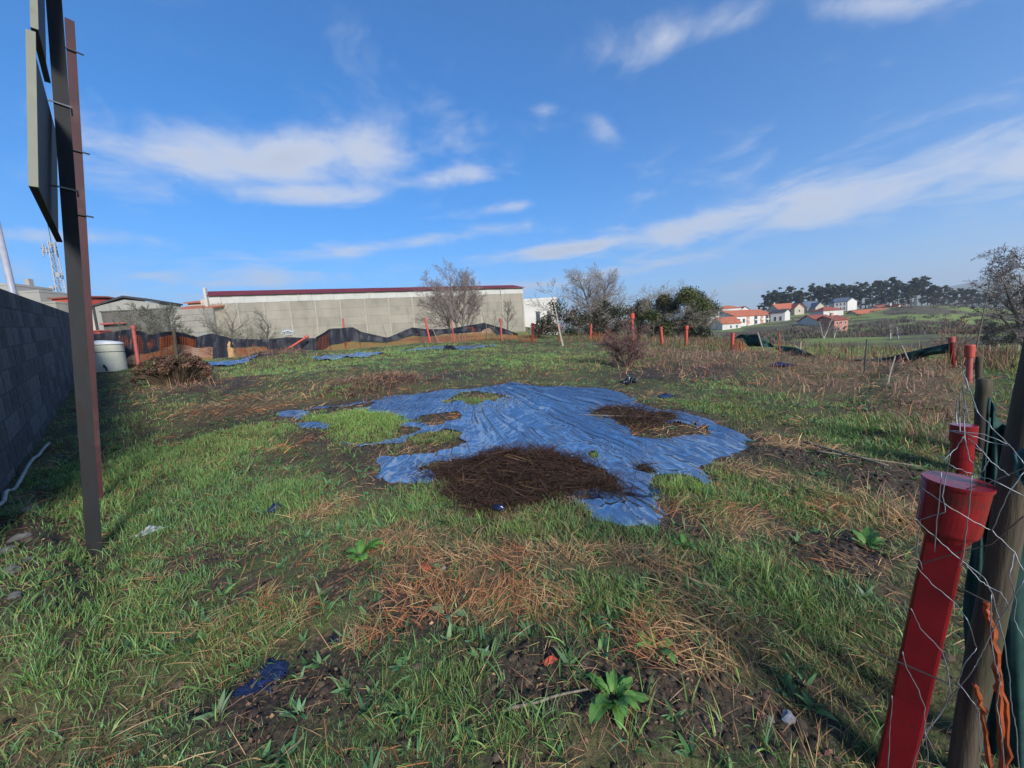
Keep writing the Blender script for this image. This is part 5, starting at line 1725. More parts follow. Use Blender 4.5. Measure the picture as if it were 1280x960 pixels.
def lattice_mast():
    dep = 95.0
    b = V(82, 392, dep)
    t = V(64, 302, dep)
    root = thing('telecom_mast', 'slender white lattice telecom mast with antennas behind the grey buildings', 'mast', Vector((b.x, b.y, b.z - 12)))
    base = Vector((b.x, b.y, b.z - 12))
    top = Vector((b.x, b.y, t.z))
    H = top.z - base.z
    legs = []
    for k in range(3):
        a = 2 * math.pi * k / 3 + 0.4
        d = Vector((math.cos(a), math.sin(a), 0))
        legs.append((base + d * 1.3, top + d * 0.65))
        MB().tube([legs[-1][0], legs[-1][1]], [0.14, 0.11], 5).build('leg', M['mastwhite'], root)
    n = 16
    for i in range(n):
        for k in range(3):
            p = legs[k][0].lerp(legs[k][1], i / n)
            q = legs[(k + 1) % 3][0].lerp(legs[(k + 1) % 3][1], (i + 1) / n)
            r = legs[(k + 1) % 3][0].lerp(legs[(k + 1) % 3][1], i / n)
            MB().tube([p, q], 0.06, 4).build('brace', M['mastwhite'], root)
            MB().tube([p, r], 0.05, 4).build('brace', M['mastwhite'], root)
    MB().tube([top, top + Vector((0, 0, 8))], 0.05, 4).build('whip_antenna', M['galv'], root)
    for dx, dz in ((-1.6, -1.2), (-1.0, -2.0), (1.2, -1.0), (0.2, -0.8), (-1.9, -2.6), (1.1, -2.4)):
        MB().box((top.x + dx - 0.16, top.y - 0.6, top.z + dz - 0.9), (top.x + dx + 0.16, top.y - 0.35, top.z + dz + 0.7)).build('panel_antenna', M['mastwhite'], root, bevel=0.05)
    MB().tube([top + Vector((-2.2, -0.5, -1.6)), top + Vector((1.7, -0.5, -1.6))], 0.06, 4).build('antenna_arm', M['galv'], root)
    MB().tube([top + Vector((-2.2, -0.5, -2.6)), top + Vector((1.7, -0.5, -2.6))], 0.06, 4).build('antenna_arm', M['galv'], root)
    for dz, dx in ((-8, 0.9), (-11, -1.2), (-14, -1.4)):
        c = top + Vector((dx, -0.5, dz))
        MB().tube([c, c + Vector((0, -0.35, 0))], [0.55, 0.6], 12).build('dish', M['mastwhite'], root)
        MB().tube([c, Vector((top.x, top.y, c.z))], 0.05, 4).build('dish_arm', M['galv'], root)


lattice_mast()


def left_buildings():
    house('grey_building', 'tallest grey rendered building at the left edge behind the block wall', -70, 22, 60, 355, 358, 420, M['greywall'], M['greywall'], 'flat', 6, dep1=61, chimney=(0.93,), cat='building', over=0.05, windows=[(0.80, 0.84, 0.6, 0.8)])
    house('grey_building', 'middle grey building stepping down behind the pale pole', 22, 56, 62, 363, 365.5, 420, M['greywall'], M['greywall'], 'flat', 6, cat='building', over=0.05)
    house('grey_building', 'lowest grey building left of the red-walled house', 56, 72, 64, 374, 376, 420, M['greywall'], M['greywall'], 'flat', 6, cat='building', over=0.05)
    house('pale_shed', 'long pale low shed in front of the grey buildings behind the wall', 18, 74, 50, 378, 380.5, 420, M['concrete2'], M['concrete2'], 'flat', 3, cat='shed', over=0.05)
    house('red_walled_house', 'narrow house with red upper wall and cream ground floor behind the zinc post', 70, 104, 58, 369, 372.5, 410, M['redwall'], M['tiles_dark'], 'x', 8, windows=[(0.1, 0.35, 0.1, 0.5)], over=0.3)
    house('red_roofed_house', 'house with dark red roof just right of the zinc post', 104, 128, 52, 377, 388, 412, M['cream'], M['tiles_dark'], 'x', 8, windows=[(0.15, 0.4, 0.0, 0.6), (0.55, 0.7, 0.0, 0.6)])
    root, mw, w_, he, hr = house('gable_shed', 'pale grey gabled shed with dark roof edge left of the concrete wall', 117, 203, 47, 371.5, 381.5, 412, M['greywall'], M['trim'], 'y', 3.0, cat='shed', over=0.15)
    MB().box((0.2, -0.12, -1), (0.45, -0.01, he), mw).build('downpipe', M['trim'], root)
    # sooty low wall and pale boundary wall: separate walls
    a, rot, w_ = frame_at(128, 209, 34, 34.6)
    zb, zt = zpx(170, 424, 35), zpx(170, 389.5, 35)
    mw = Matrix.Translation(Vector((a.x, a.y, zb))) @ rot
    root = thing('sooty_wall', 'low dark sooty wall below the pale gabled shed', 'wall', Vector((a.x, a.y, zb)))
    MB().box((0, 0, -3), (w_, 0.3, zt - zb), mw).build('wall_face', M['darkwall'], root)
    MB().box((-0.1, -0.06, zt - zb + 0.003), (w_ + 0.1, 0.36, zt - zb + 0.10), mw).build('coping', M['darkwall'], root)
    MB().box((0, -0.35, (zt - zb) * 0.55), (w_ * 0.38, -0.003, (zt - zb) * 0.55 + 0.12), mw).build('ledge', M['redpink'], root)
    a, rot, w_ = frame_at(208, 268, 38, 38.5)
    zb, zt = zpx(238, 424, 38.5), zpx(238, 386.5, 38.5)
    mw = Matrix.Translation(Vector((a.x, a.y, zb))) @ rot
    root = thing('concrete_wall', 'pale board-marked concrete wall with grey spray-paint lettering left of the warehouse', 'wall', Vector((a.x, a.y, zb)))
    MB().box((0.02, 0.03, -3), (w_ - 0.02, 0.3, zt - zb - 0.02), mw).build('wall_core', M['concrete2'], root)
    n = 6
    hh = (zt - zb + 0.6) / n
    for i in range(n):
        MB().box((random.uniform(0, 0.02), random.uniform(-0.015, 0.01), -0.6 + i * hh + 0.015), (w_ - random.uniform(0, 0.02), 0.029, -0.6 + (i + 1) * hh - 0.015), mw).build('course', M['concrete2'], root)
    nrm = Vector((rot[0][1], rot[1][1]))

    def stroke(pts, wid=0.035):
        MB().tube([on_plane(px, py, Vector((a.x, a.y, 0)), nrm, -0.03) for px, py in pts], wid, 4).build('graffiti', M['graffiti_dark'], root)
    stroke([(245.5, 420), (245.5, 417.5), (248, 416.5), (250, 417.5), (249.5, 420), (247, 420.5)])
    stroke([(251, 416.5), (251.5, 420), (253, 420), (253.5, 416)])
    stroke([(255, 420), (256, 415.5), (257.5, 419.5)])
    stroke([(259, 415.5), (259.2, 419)])
    stroke([(261, 419), (261.3, 415), (263.3, 415.8), (262.3, 417), (264, 419)])
    # orange-roofed houses behind it
    house('orange_roof_house', 'two-stepped orange tiled house, upper roof, beside the warehouse corner', 238, 267, 66, 373, 378, 395, M['cream'], M['tiles'], 'x', 7, chimney=(0.45, 0.8), over=0.4)
    house('orange_roof_house', 'lower wide orange tiled roof just above the pale concrete wall', 212, 267, 60, 379, 387, 400, M['cream'], M['tiles'], 'x', 9, chimney=(0.3,), over=0.4)
    house('white_building', 'white building behind the young bare tree right of the warehouse', 640, 697, 88, 373, 376, 420, M['white'], M['white'], 'flat', 10, windows=rowwin(2, 0.45, 0.95, 0.35, 0.7, 0.4), cat='building', over=0.05)


left_buildings()


def right_houses():
    root, mw, w_, he, hr = house('apartment_block', 'terraced white apartment block with red roof and dark vertical balcony bays', 918, 966, 165, 386.5, 394, 417, M['white'], M['tiles'], 'x', 12, dep1=178, over=0.5, cat='building',
                                 windows=[(0.06, 0.14, 0.62, 0.85), (0.06, 0.14, 0.2, 0.45), (0.2, 0.26, 0.62, 0.85)])
    for i, u in enumerate((0.30, 0.50, 0.66, 0.80, 0.93)):
        MB().box((u * w_, -0.06, he * 0.2), (u * w_ + 0.075 * w_, 0.02, he * 0.96), mw).build('balcony_bay', M['pinkwall'] if i % 2 == 0 else M['glass'], root)
        for k in range(3):
            MB().box((u * w_ - 0.1, -0.5, he * (0.2 + 0.26 * k)), (u * w_ + 0.075 * w_ + 0.1, -0.061, he * (0.2 + 0.26 * k) + 0.5), mw).build('balcony', M['white'], root)
    for k in range(5):
        MB().box((w_ * (0.08 + 0.18 * k), -0.07, 0.2), (w_ * (0.08 + 0.18 * k) + 1.4, -0.055, he * 0.15), mw).build('garage_door', M['greywall'], root)
    house('end_house', 'pale end house with dark roof joined to the right of the apartment block', 963, 981, 176, 387, 390.5, 418, M['white'], M['trim'], 'x', 11, dep1=172, windows=rowwin(2, 0.15, 0.9, 0.62, 0.82) + rowwin(2, 0.15, 0.9, 0.3, 0.5))
    house('low_red_house', 'small red-roofed house at the left foot of the apartment block', 903, 926, 150, 396, 404, 412, M['white'], M['tiles'], 'x', 9, windows=rowwin(2, 0.3, 0.95, 0.2, 0.7, 0.3))
    house('white_house', 'white cube house half hidden by the right ivy tree', 884, 899, 160, 387.5, 389, 400, M['white'], M['white'], 'flat', 8, over=0.1)
    house('hill_house', 'red-roofed house high behind the left end of the apartment block', 903, 927, 235, 381, 385.5, 392, M['white'], M['tiles'], 'hip', 10)
    house('gable_house', 'small white gabled house above the apartment block roof', 925, 938, 235, 383, 388, 394, M['white'], M['tiles_dark'], 'y', 9)
    house('gable_house', 'cream house with long orange roof left of the slate-roofed house', 972, 995, 225, 379, 385.5, 391, M['cream'], M['tiles'], 'x', 9, chimney=(0.05,))
    house('gable_house', 'bright cream gable end at the right of the long orange roof', 993, 1005, 222, 379.5, 385, 392, M['cream'], M['tiles'], 'y', 8, windows=rowwin(1, 0.3, 0.7, 0.3, 0.7))
    house('slate_house', 'cream house with steep blue slate roof below the pines', 1009, 1026, 230, 376.5, 384, 390, M['cream'], M['slate'], 'x', 8, windows=rowwin(3, 0.1, 0.9, 0.3, 0.7))
    house('gable_house', 'narrow pale yellow gable beside the slate-roofed house', 1019, 1031, 226, 378, 383.5, 390, M['cream'], M['slate'], 'y', 8)
    house('low_red_house', 'low hipped red roof in front of the big white house', 1029, 1054, 205, 382.5, 388, 391.5, M['white'], M['tiles_dark'], 'hip', 9)
    root, mw, w_, he, hr = house('white_house', 'big white two-storey house with grey roof in front of the pines', 1042, 1059, 222, 372.5, 377, 390, M['white'], M['slate'], 'x', 9, dep1=218, windows=rowwin(3, 0.1, 0.9, 0.62, 0.85) + rowwin(3, 0.1, 0.9, 0.2, 0.45))
    house('white_gable_house', 'blank white gable end of the big white house', 1058.5, 1070.5, 218, 372.5, 377, 390, M['white'], M['slate'], 'y', 9, dep1=222, over=0.12)
    house('balcony_house', 'pink house with balconies and wide red roof low in the scrub', 1043, 1060, 130, 394, 399.5, 418, M['pinkwall'], M['tiles_dark'], 'x', 9, windows=rowwin(3, 0.08, 0.95, 0.7, 0.88) + rowwin(2, 0.1, 0.9, 0.3, 0.5, 0.6), chimney=(0.5,))
    house('balcony_house', 'red-roofed wing left of the pink balcony house', 1021, 1043, 136, 393, 400, 414, M['white'], M['tiles_dark'], 'x', 9, chimney=(0.9,))
    house('long_house', 'long low house with red roof right of the big white house', 1073, 1119, 200, 386, 391.5, 397, M['cream'], M['tiles'], 'x', 9, windows=rowwin(6, 0.05, 0.95, 0.2, 0.75, 0.4))
    house('long_house', 'red roof behind the long low house', 1100, 1122, 222, 380.5, 385, 391, M['white'], M['tiles_dark'], 'x', 9)
    house('white_gable_house', 'white gable between two red roofs right of the long house', 1119, 1129, 214, 380, 386, 395, M['white'], M['tiles'], 'y', 8, chimney=(0.1,))
    house('long_house', 'dark red roofed house at the right end of the row', 1128, 1145, 216, 382, 387, 393, M['pinkwall'], M['tiles_dark'], 'x', 9, windows=rowwin(3, 0.1, 0.9, 0.2, 0.7))
    house('white_gable_house', 'tiny white gable in dark trees right of the row of houses', 1160, 1166, 220, 383, 387, 391.5, M['white'], M['white'], 'y', 6, over=0.05)
    house('white_house', 'tiny white tower house in dark woodland left of the sapling', 1183, 1187.5, 230, 384, 386, 392, M['white'], M['white'], 'flat', 6, over=0.05)
    house('white_house', 'small white house just left of the sapling trunk', 1206, 1213, 205, 391, 392.5, 398, M['white'], M['white'], 'flat', 6, over=0.05)
    house('white_gable_house', 'small white gable touching the sapling trunk', 1213, 1218.5, 205, 386.5, 390.5, 398, M['white'], M['white'], 'y', 6, over=0.05)
    house('white_gable_house', 'wide white gable in woodland right of the sapling', 1238, 1258, 205, 390, 395, 398, M['white'], M['white'], 'y', 7, chimney=(0.3,), over=0.1)


right_houses()


# ------------------------------------------------------------------ fences, posts and nets
def pipe_post(px0, py0, px1, py1, label, r=0.045, cap=None, mat=None, name='red_post', group='red capped posts along the fence', capmat=None, base=None):
    """a red pipe driven into the ground; cap = (radius, height)"""
    b = base or on(px0, py0)
    t = V(px1, py1, b.y)
    mat = mat or M['redfaded']
    root = thing(name, label, 'post', b, group)
    ax = (t - b).normalized()
    H = (t - b).length
    ch = cap[1] if cap else 0
    MB().tube([b - ax * 0.3, b + ax * (H - ch * 0.6)], [r, r], 14).build('pipe', mat, root, smooth=False)
    if cap:
        c0 = b + ax * (H - ch)
        MB().tube([c0, c0 + ax * ch * 0.06, c0 + ax * ch * 0.93, c0 + ax * ch], [cap[0] * 0.97, cap[0], cap[0] * 1.04, cap[0] * 0.98], 20).build('cap', capmat or mat, root)
    return root


def stake(px0, py0, px1, py1, label, r=0.022, mat=None, base=None):
    b = base or on(px0, py0)
    t = V(px1, py1, b.y)
    m_ = b.lerp(t, 0.5) + Vector((random.uniform(-0.02, 0.02), 0, 0))
    o = MB().tube([b - (t - b).normalized() * 0.1, m_, t], [r, r * 0.95, r * 0.85], 7).build('stake', mat or M['stake'])
    return tag(o, label, 'stake', 'stakes of the far fence')


def curtain(top, bot, n, wav, f0, f1):
    """rows of points hanging between two pixel lines; returns function(u, f)"""
    tp = np.array(top, float)
    bp_ = np.array(bot, float)

    def at(u, f):
        px = tp[0, 0] + (tp[-1, 0] - tp[0, 0]) * u
        pt = np.interp(px, tp[:, 0], tp[:, 1])
        pb = np.interp(px, bp_[:, 0], bp_[:, 1])
        g = S(px, pb)
        g.z = tz(g.x, g.y)
        t = V(px, pt, g.y)
        w_ = wav * math.sin(u * 190) * (0.3 + f) + wav * 1.4 * math.sin(u * 71 + 1)
        q = g.lerp(t, f)
        return q + Vector((0.3 * w_, -w_, 0))
    return at


ORANGE_TOP = [(112, 424), (150, 419), (167, 417), (189, 423), (217, 418), (248, 425), (266, 421), (283, 425), (294, 427), (330, 427), (360, 424), (395, 425), (412, 415), (442, 413), (452, 418), (485, 424), (515, 412), (535, 414), (562, 413), (605, 406), (625, 411), (647, 418)]
ORANGE_BOT = [(112, 463), (150, 461), (200, 455), (245, 447), (290, 443), (345, 440), (395, 437), (412, 434), (452, 431), (515, 428), (560, 426), (605, 425), (647, 424)]


def far_fence():
    b = on(330, 440)
    root = thing('net_fence', 'sagging orange mesh fence with black netting along its top at the back of the plot', 'fence', b)
    at = curtain(ORANGE_TOP, ORANGE_BOT, 0, 0.05, 0, 1)
    # orange lattice: uprights and cross strands as flat ribbons
    m = MB()
    nu = 330
    for i in range(nu):
        u = i / (nu - 1)
        px = 112 + 535 * u
        if 268 < px < 292 or (340 < px < 372 and i % 3):
            continue
        w_ = 0.013
        pts = [at(u, f) for f in np.linspace(0.02, 0.98, 5)]
        for a, c in zip(pts[:-1], pts[1:]):
            m.add([a - Vector((w_, 0, 0)), a + Vector((w_, 0, 0)), c + Vector((w_, 0, 0)), c - Vector((w_, 0, 0))], [(0, 1, 2, 3)])
    for f in np.linspace(0.02, 0.98, 13):
        pts = [at(u, f) for u in np.linspace(0, 1, 170)]
        for j, (a, c) in enumerate(zip(pts[:-1], pts[1:])):
            px = 112 + 535 * (j + 0.5) / 169
            if 268 < px < 292:
                continue
            h_ = 0.0065
            m.add([a - Vector((0, 0, h_)), c - Vector((0, 0, h_)), c + Vector((0, 0, h_)), a + Vector((0, 0, h_))], [(0, 1, 2, 3)])
    m.build('orange_mesh', M['orangenet'], root)

    def sheet(name, mat, u0, u1, f0, f1, off, seed, nn=None):
        nn = nn or max(6, int((u1 - u0) * 220))
        rows = 7
        vs_, fs = [], []
        for i in range(nn + 1):
            u = u0 + (u1 - u0) * i / nn
            fa = f0(u) if callable(f0) else f0
            fb = f1(u) if callable(f1) else f1
            for k in range(rows):
                f = fa + (fb - fa) * k / (rows - 1)
                q = at(u, f) + Vector((0, -off, 0))
                w_ = (float(vnoise(np.array([u * 150 + seed]), np.array([f * 4.0]), seed)[0]) - 0.5) * 0.16
                vs_.append(q + Vector((0, w_, 0)))
        for i in range(nn):
            for k in range(rows - 1):
                a = i * rows + k
                fs.append((a, a + rows, a + rows + 1, a + 1))
        mb = MB()
        mb.add(vs_, fs)
        return mb.build(name, mat, root, smooth=True)

    def U(px):
        return (px - 112) / 535.0
    # black netting folded over the top edge, deeper in some bays
    def low(u):
        px = 112 + 535 * u
        return float(np.interp(px, [112, 150, 165, 200, 225, 262, 266, 285, 295, 332, 337, 400, 412, 440, 455, 485, 500, 530, 560, 600, 612, 622, 647], [0.1, 0.15, 0.35, 0.5, 0.68, 0.66, 0.6, 0.7, 0.72, 0.72, 0.1, 0.1, 0.45, 0.55, 0.62, 0.72, 0.66, 0.62, 0.72, 0.55, 0.9, 0.45, 0.85]))
    sheet('black_netting', M['blacknet'], U(112), U(647), low, lambda u: 1.13, 0.05, 3, 240)
    sheet('black_flap', M['blacknet'], U(267), U(284), 0.0, 1.06, 0.10, 9, 12)
    sheet('tan_flap', M['tan'], U(284), U(294), 0.05, 0.95, 0.06, 12, 8)
    for px0, py0, px1, py1, r in [(221, 452, 217, 411, 0.075), (413, 433, 412, 417, 0.03), (451, 430, 447, 410, 0.025), (489, 428, 478, 406, 0.025), (549, 427, 541, 412, 0.03), (330, 440, 333, 423, 0.03), (613, 425, 619, 405, 0.02), (597, 425, 606, 403, 0.02), (610, 425, 607, 402, 0.02)]:
        bb = on(px0, py0)
        t = V(px1, py1, bb.y)
        MB().tube([bb - Vector((0, 0, 0.1)), t], [r, r * 0.9], 8).build('wooden_stake', M['wood'] if r > 0.05 else M['stake'], root)
    G_ = 'red capped posts along the fence'
    pipe_post(174, 462, 166, 407, 'leaning pink-red post behind the dead brown shrub', 0.055, (0.075, 0.12), M['redpink'])
    pipe_post(432, 432, 428.5, 398, 'upright red post at the middle of the orange fence', 0.06, None, M['redpink'])
    pipe_post(538, 429, 531, 397, 'leaning red post below the vase-shaped tree', 0.06, None, M['redfaded'])
    pipe_post(568, 427, 564, 401, 'thin red post under the vase-shaped tree trunk', 0.035, None, M['redfaded'])
    pipe_post(627, 426, 625.5, 398, 'red post near the right end of the warehouse', 0.06, (0.08, 0.2), M['redpink'])
    pipe_post(665, 427, 666, 404, 'dark red post just right of the orange fence end', 0.055, (0.08, 0.12), M['redpaint'])
    # fallen post leaning on the net
    b0 = on(357, 438)
    t0 = V(382, 422, b0.y - 0.9)
    b0 = on(357, 441)
    root2 = thing('red_post', 'red capped post fallen over against the black netting', 'post', b0, G_)
    MB().tube([b0, t0], 0.055, 12).build('pipe', M['redfaded'], root2)
    d_ = (t0 - b0).normalized()
    MB().tube([t0 - d_ * 0.02, t0 + d_ * 0.16], 0.085, 14).build('cap', M['redpink'], root2)
    # right-hand run
    pipe_post(700, 428, 699, 405, 'faded orange-red post left of the bramble hedge', 0.055, None, M['redfaded'])
    pipe_post(738, 424, 739, 405, 'orange post in front of the bramble hedge', 0.06, None, M['redfaded'])
    pipe_post(792, 440, 790, 392, 'tallest red post with a wide cap standing in the reddish shrub', 0.045, (0.09, 0.2), M['redfaded'])
    pipe_post(828, 432, 826, 408.5, 'left one of two short red posts below the ivy trees', 0.06, None, M['redfaded'])
    pipe_post(858, 433, 858, 407, 'right one of two short red posts below the ivy trees', 0.06, (0.085, 0.16), M['redfaded'])
    pipe_post(915, 440, 916, 416, 'orange-red post beside the torn green net', 0.06, None, M['redfaded'])
    # scraps of orange net between them
    for (pa, pb_, pt, pbm, lab) in [(738, 760, 411, 427, 'loose orange net strips by the bramble hedge'), (648, 672, 414, 428, 'torn orange net end beside the dark red post'), (916, 932, 424, 441, 'orange net scrap beside the torn green net')]:
        m = MB()
        for i in range(12):
            px = pa + (pb_ - pa) * (i + random.uniform(-0.3, 0.3)) / 11
            g = on(px, pbm)
            t = V(px + random.uniform(-3, 3), pt + random.uniform(0, 9), g.y)
            m.tube([g, g.lerp(t, 0.5) + Vector((random.uniform(-.05, .05), 0, 0)), t], 0.016, 4)
        for k in range(4):
            pts = []
            for i in range(9):
                px = pa + (pb_ - pa) * i / 8
                g = on(px, pbm)
                t = V(px, pt + 3, g.y)
                pts.append(g.lerp(t, 0.1 + 0.2 * k + random.uniform(-0.06, 0.06)))
            m.tube(pts, 0.014, 4)
        o = m.build('orange_net_scrap', M['orangenet'])
        tag(o, lab, 'net', 'torn orange net scraps')


far_fence()


def net_panel(name, label, top, bot, p0, n2, mat, off=0.0, wav=0.06, cols=26, rows=6, seed=1, cat='net'):
    tp, bt = np.array(top, float), np.array(bot, float)
    vs_, fs = [], []
    for i in range(cols + 1):
        u = i / cols
        k = u * (len(tp) - 1)
        a = [np.interp(k, range(len(tp)), tp[:, j]) for j in (0, 1)]
        kb = u * (len(bt) - 1)
        b = [np.interp(kb, range(len(bt)), bt[:, j]) for j in (0, 1)]
        for r_ in range(rows + 1):
            f = r_ / rows
            px, py = b[0] + (a[0] - b[0]) * f, b[1] + (a[1] - b[1]) * f
            w_ = (float(vnoise(np.array([u * 9.0 + seed]), np.array([f * 2.5]), seed)[0]) - 0.5) * 2 * wav
            vs_.append(on_plane(px, py, p0, n2, off + w_))
    for i in range(cols):
        for r_ in range(rows):
            a = i * (rows + 1) + r_
            fs.append((a, a + rows + 1, a + rows + 2, a + 1))
    mb = MB()
    mb.add(vs_, fs)
    o = mb.build(name, mat, smooth=True)
    s_ = o.modifiers.new('thickness', 'SOLIDIFY')
    s_.thickness = 0.006
    return tag(o, label, cat)


def green_nets():
    net_panel('green_net', 'torn dark green net tented over a stake beside the orange-red post', [(918, 423), (925, 418), (936, 418), (947, 418), (957, 425), (968, 433)], [(920, 423.5), (928, 422.5), (935, 433), (944, 433), (955, 433.5), (966, 434)], CORNER, _gn, M['greennet'], 0.0, 0.12, seed=3)
    net_panel('green_net', 'dark green net lying low between the brown stake and the brown weeds', [(971, 432), (976, 432), (994, 434), (1007, 439), (1016, 444), (1026, 448)], [(970, 437), (978, 441), (994, 446), (1007, 450), (1016, 449), (1026, 450)], CORNER, _gn, M['greennet'], -0.1, 0.12, seed=5)
    net_panel('green_net', 'long dark green net sagging up to the corner post on the right', [(1066, 449), (1088, 449), (1115, 446), (1131, 441), (1150, 437), (1163, 434), (1186, 429)], [(1066, 452), (1088, 455), (1115, 458), (1134, 456), (1150, 448), (1163, 444), (1186, 441)], CORNER, _gn, M['greennet'], 0.0, 0.12, 40, seed=7)
    for a in [(955, 446, 947, 415, 'pale stake propping the torn green net', 0.022, M['palebark']), (974, 449, 973.5, 414, 'upright brown stake between the two left green nets', 0.018, M['redbrown']), (1080, 470, 1083.5, 424, 'thin dark rod before the long green net', 0.012, M['trim']),
              (1136, 458, 1127, 432, 'pale stake leaning left against the long green net', 0.018, M['palebark']), (1109, 488, 1119, 445, 'thin pale cane leaning right before the long green net', 0.014, M['palebark']), (1004, 441, 993, 432, 'short broken stake on the low green net', 0.025, M['palebark']),
              (1000, 438, 1001, 427, 'pale short post in the meadow beyond the low green net', 0.035, M['palebark'])]:
        stake(a[0], a[1], a[2], a[3], a[4], a[5], a[6])


green_nets()


def wire_fence():
    A2 = Vector((FENCE_A.x, FENCE_A.y, 0))
    fn2 = Vector((_fn.x, _fn.y))

    fn2 = Vector((FENCE_A.x, FENCE_A.y)).normalized()      # the line of the fence runs straight away from the photographer

    def F(px, py, off=0.0):
        return on_plane(px, py, A2, fn2, off)
    G_ = 'red capped posts along the wire fence'
    # nearest red post: big cap, wet paint
    t = F(1197, 601, -0.02)
    base = F(1112, 985, -0.02)
    root = thing('red_post', 'nearest red steel post with a big round red cap in the right foreground', 'post', base, G_)
    ax = (t - base).normalized()
    H = (t - base).length
    view = Vector((t.x, t.y, 0)).normalized()
    s1 = ax.cross(view).normalized()
    s2 = s1.cross(ax).normalized()
    w_ = 0.042
    MB().prism([base - ax * 0.3 + s1 * a + s2 * b for a, b in ((-w_, -w_), (w_, -w_), (w_, w_), (-w_, w_))], ax * (0.3 + H - 0.05)).build('square_tube', M['redpaint'], root, bevel=0.008)
    ch = 0.155
    c0 = base + ax * (H - ch)
    rc = 0.069
    MB().tube([c0, c0 + ax * 0.008, c0 + ax * (ch - 0.012), c0 + ax * (ch - 0.010), c0 + ax * ch], [rc * 0.93, rc * 0.96, rc * 1.0, rc * 1.05, rc * 1.05], 40).build('cap', M['redpaint'], root)
    MB().tube([c0 - ax * 0.025, c0 + ax * 0.002], [0.05, 0.06], 24).build('collar', M['redpaint'], root)
    MB().tube([base + ax * (H * 0.47) + s1 * (-w_ - 0.03) - s2 * 0.062, base + ax * (H * 0.45) + s1 * (w_ + 0.09) - s2 * 0.055], 0.0028, 5).build('tie_wire', M['darkwire'], root)
    # second red post
    b2 = on(1200, 592)
    t2 = V(1205, 531, b2.y)
    root = thing('red_post', 'second red round post just beyond the nearest one', 'post', b2, G_)
    ax2 = (t2 - b2).normalized()
    MB().tube([b2 - ax2 * 0.2, t2 - ax2 * 0.02], 0.075, 24).build('pipe', M['redpaint'], root)
    MB().tube([t2 - ax2 * 0.16, t2 - ax2 * 0.004, t2], [0.086, 0.088, 0.084], 28).build('cap', M['redpaint'], root)
    MB().tube([t2 - ax2 * 0.30, t2 - ax2 * 0.27], [0.082, 0.082], 24).build('collar', M['redpaint'], root)
    # sunlit orange-capped post and the corner post
    b3 = on(1211, 480)
    pipe_post(0, 0, 1212.5, 431, 'orange-red bucket-capped post standing in sun beyond the wooden post', 0.042, (0.066, 0.23), M['redpink'], capmat=M['redfaded'], base=Vector((b3.x, b3.y, tz(b3.x, b3.y))), group=G_)
    b4 = on(1191, 460)
    pipe_post(0, 0, 1189.5, 421, 'small pinkish-capped corner post wrapped in dark net', 0.04, (0.058, 0.13), M['redpaint'], capmat=M['redpink'], base=b4, group=G_)
    # wooden posts
    for (pb, pt, r, off, lab) in [((1199, 985), (1333, 260), 0.034, 0.12, 'thick leaning wooden post at the right edge behind the nearest red post'), ((1226, 578), (1230, 474), 0.052, 0.05, 'round mossy wooden post in line beyond the second red post'),
                                  ((1223, 500), (1224, 446), 0.04, 0.06, 'dark wooden post behind the orange-capped post')]:
        if pb[1] < 900:
            b = on(*pb)
            tt = V(pt[0], pt[1], b.y)
        else:
            b, tt = F(pb[0], pb[1], off), F(pt[0], pt[1], off)
        mb = MB()
        pts = [b + (tt - b) * f + Vector((random.uniform(-0.006, 0.006), random.uniform(-0.006, 0.006), 0)) for f in np.linspace(-0.15, 1, 9)]
        mb.tube(pts, [r * random.uniform(0.95, 1.05) for _ in pts], 18)
        o = mb.build('wooden_post', M['wood'], smooth=True)
        tag(o, lab, 'post', 'wooden posts of the wire fence')
    # green shade cloth on the outer side of the wire
    net_panel('green_shade_cloth', 'dark green shade cloth hanging on the wire at the right edge', [(1233, 535), (1239, 497), (1243, 520), (1256, 532), (1270, 538), (1300, 545)], [(1205, 760), (1215, 985), (1230, 985), (1250, 985), (1280, 985), (1310, 985)], A2, fn2, M['greennet'], 0.30, 0.03, 30, 16, seed=13)
    net_panel('green_flap', 'pale green cloth flap folded over the wire beside the thick wooden post', [(1266, 570), (1280, 560), (1300, 556)], [(1278, 606), (1286, 612), (1300, 618)], A2, fn2, pmat('worn_green_cloth', (0.05, 0.13, 0.125), (0.03, 0.09, 0.09), 18, 0.8, 0.003), -0.03, 0.02, 12, 8, seed=17)
    # torn orange strips
    for pts, r, lab in [([(1234, 752), (1238, 780), (1243, 820), (1250, 870), (1256, 985)], 0.011, 'long torn orange plastic strip hanging beside the thick wooden post'), ([(1219, 855), (1226, 880), (1233, 920), (1240, 985)], 0.008, 'short torn orange strip low by the foot of the wooden post'),
                        ([(1246, 830), (1258, 900), (1262, 985)], 0.007, 'thin orange strip nearest the right edge')]:
        mb = MB()
        P3 = [F(px, py, 0.0) for px, py in pts]
        fine = []
        for i in range(len(P3) - 1):
            for t_ in np.linspace(0, 1, 6, endpoint=False):
                fine.append(P3[i].lerp(P3[i + 1], t_) + Vector((random.uniform(-.006, .006), random.uniform(-.004, .004), 0)))
        mb.tube(fine, [r * random.uniform(0.55, 0.95) for _ in fine], 6)
        o = mb.build('orange_strip', M['orangerag'])
        tag(o, lab, 'plastic strip', 'torn orange strips')
    # the wire itself: one loose, twisted diamond mesh, each strand traced along the fence
    root = thing('wire_fence', 'loose galvanised diamond wire mesh sagging past the red posts on the right', 'fence', F(1150, 985, -0.1))
    near = -0.11
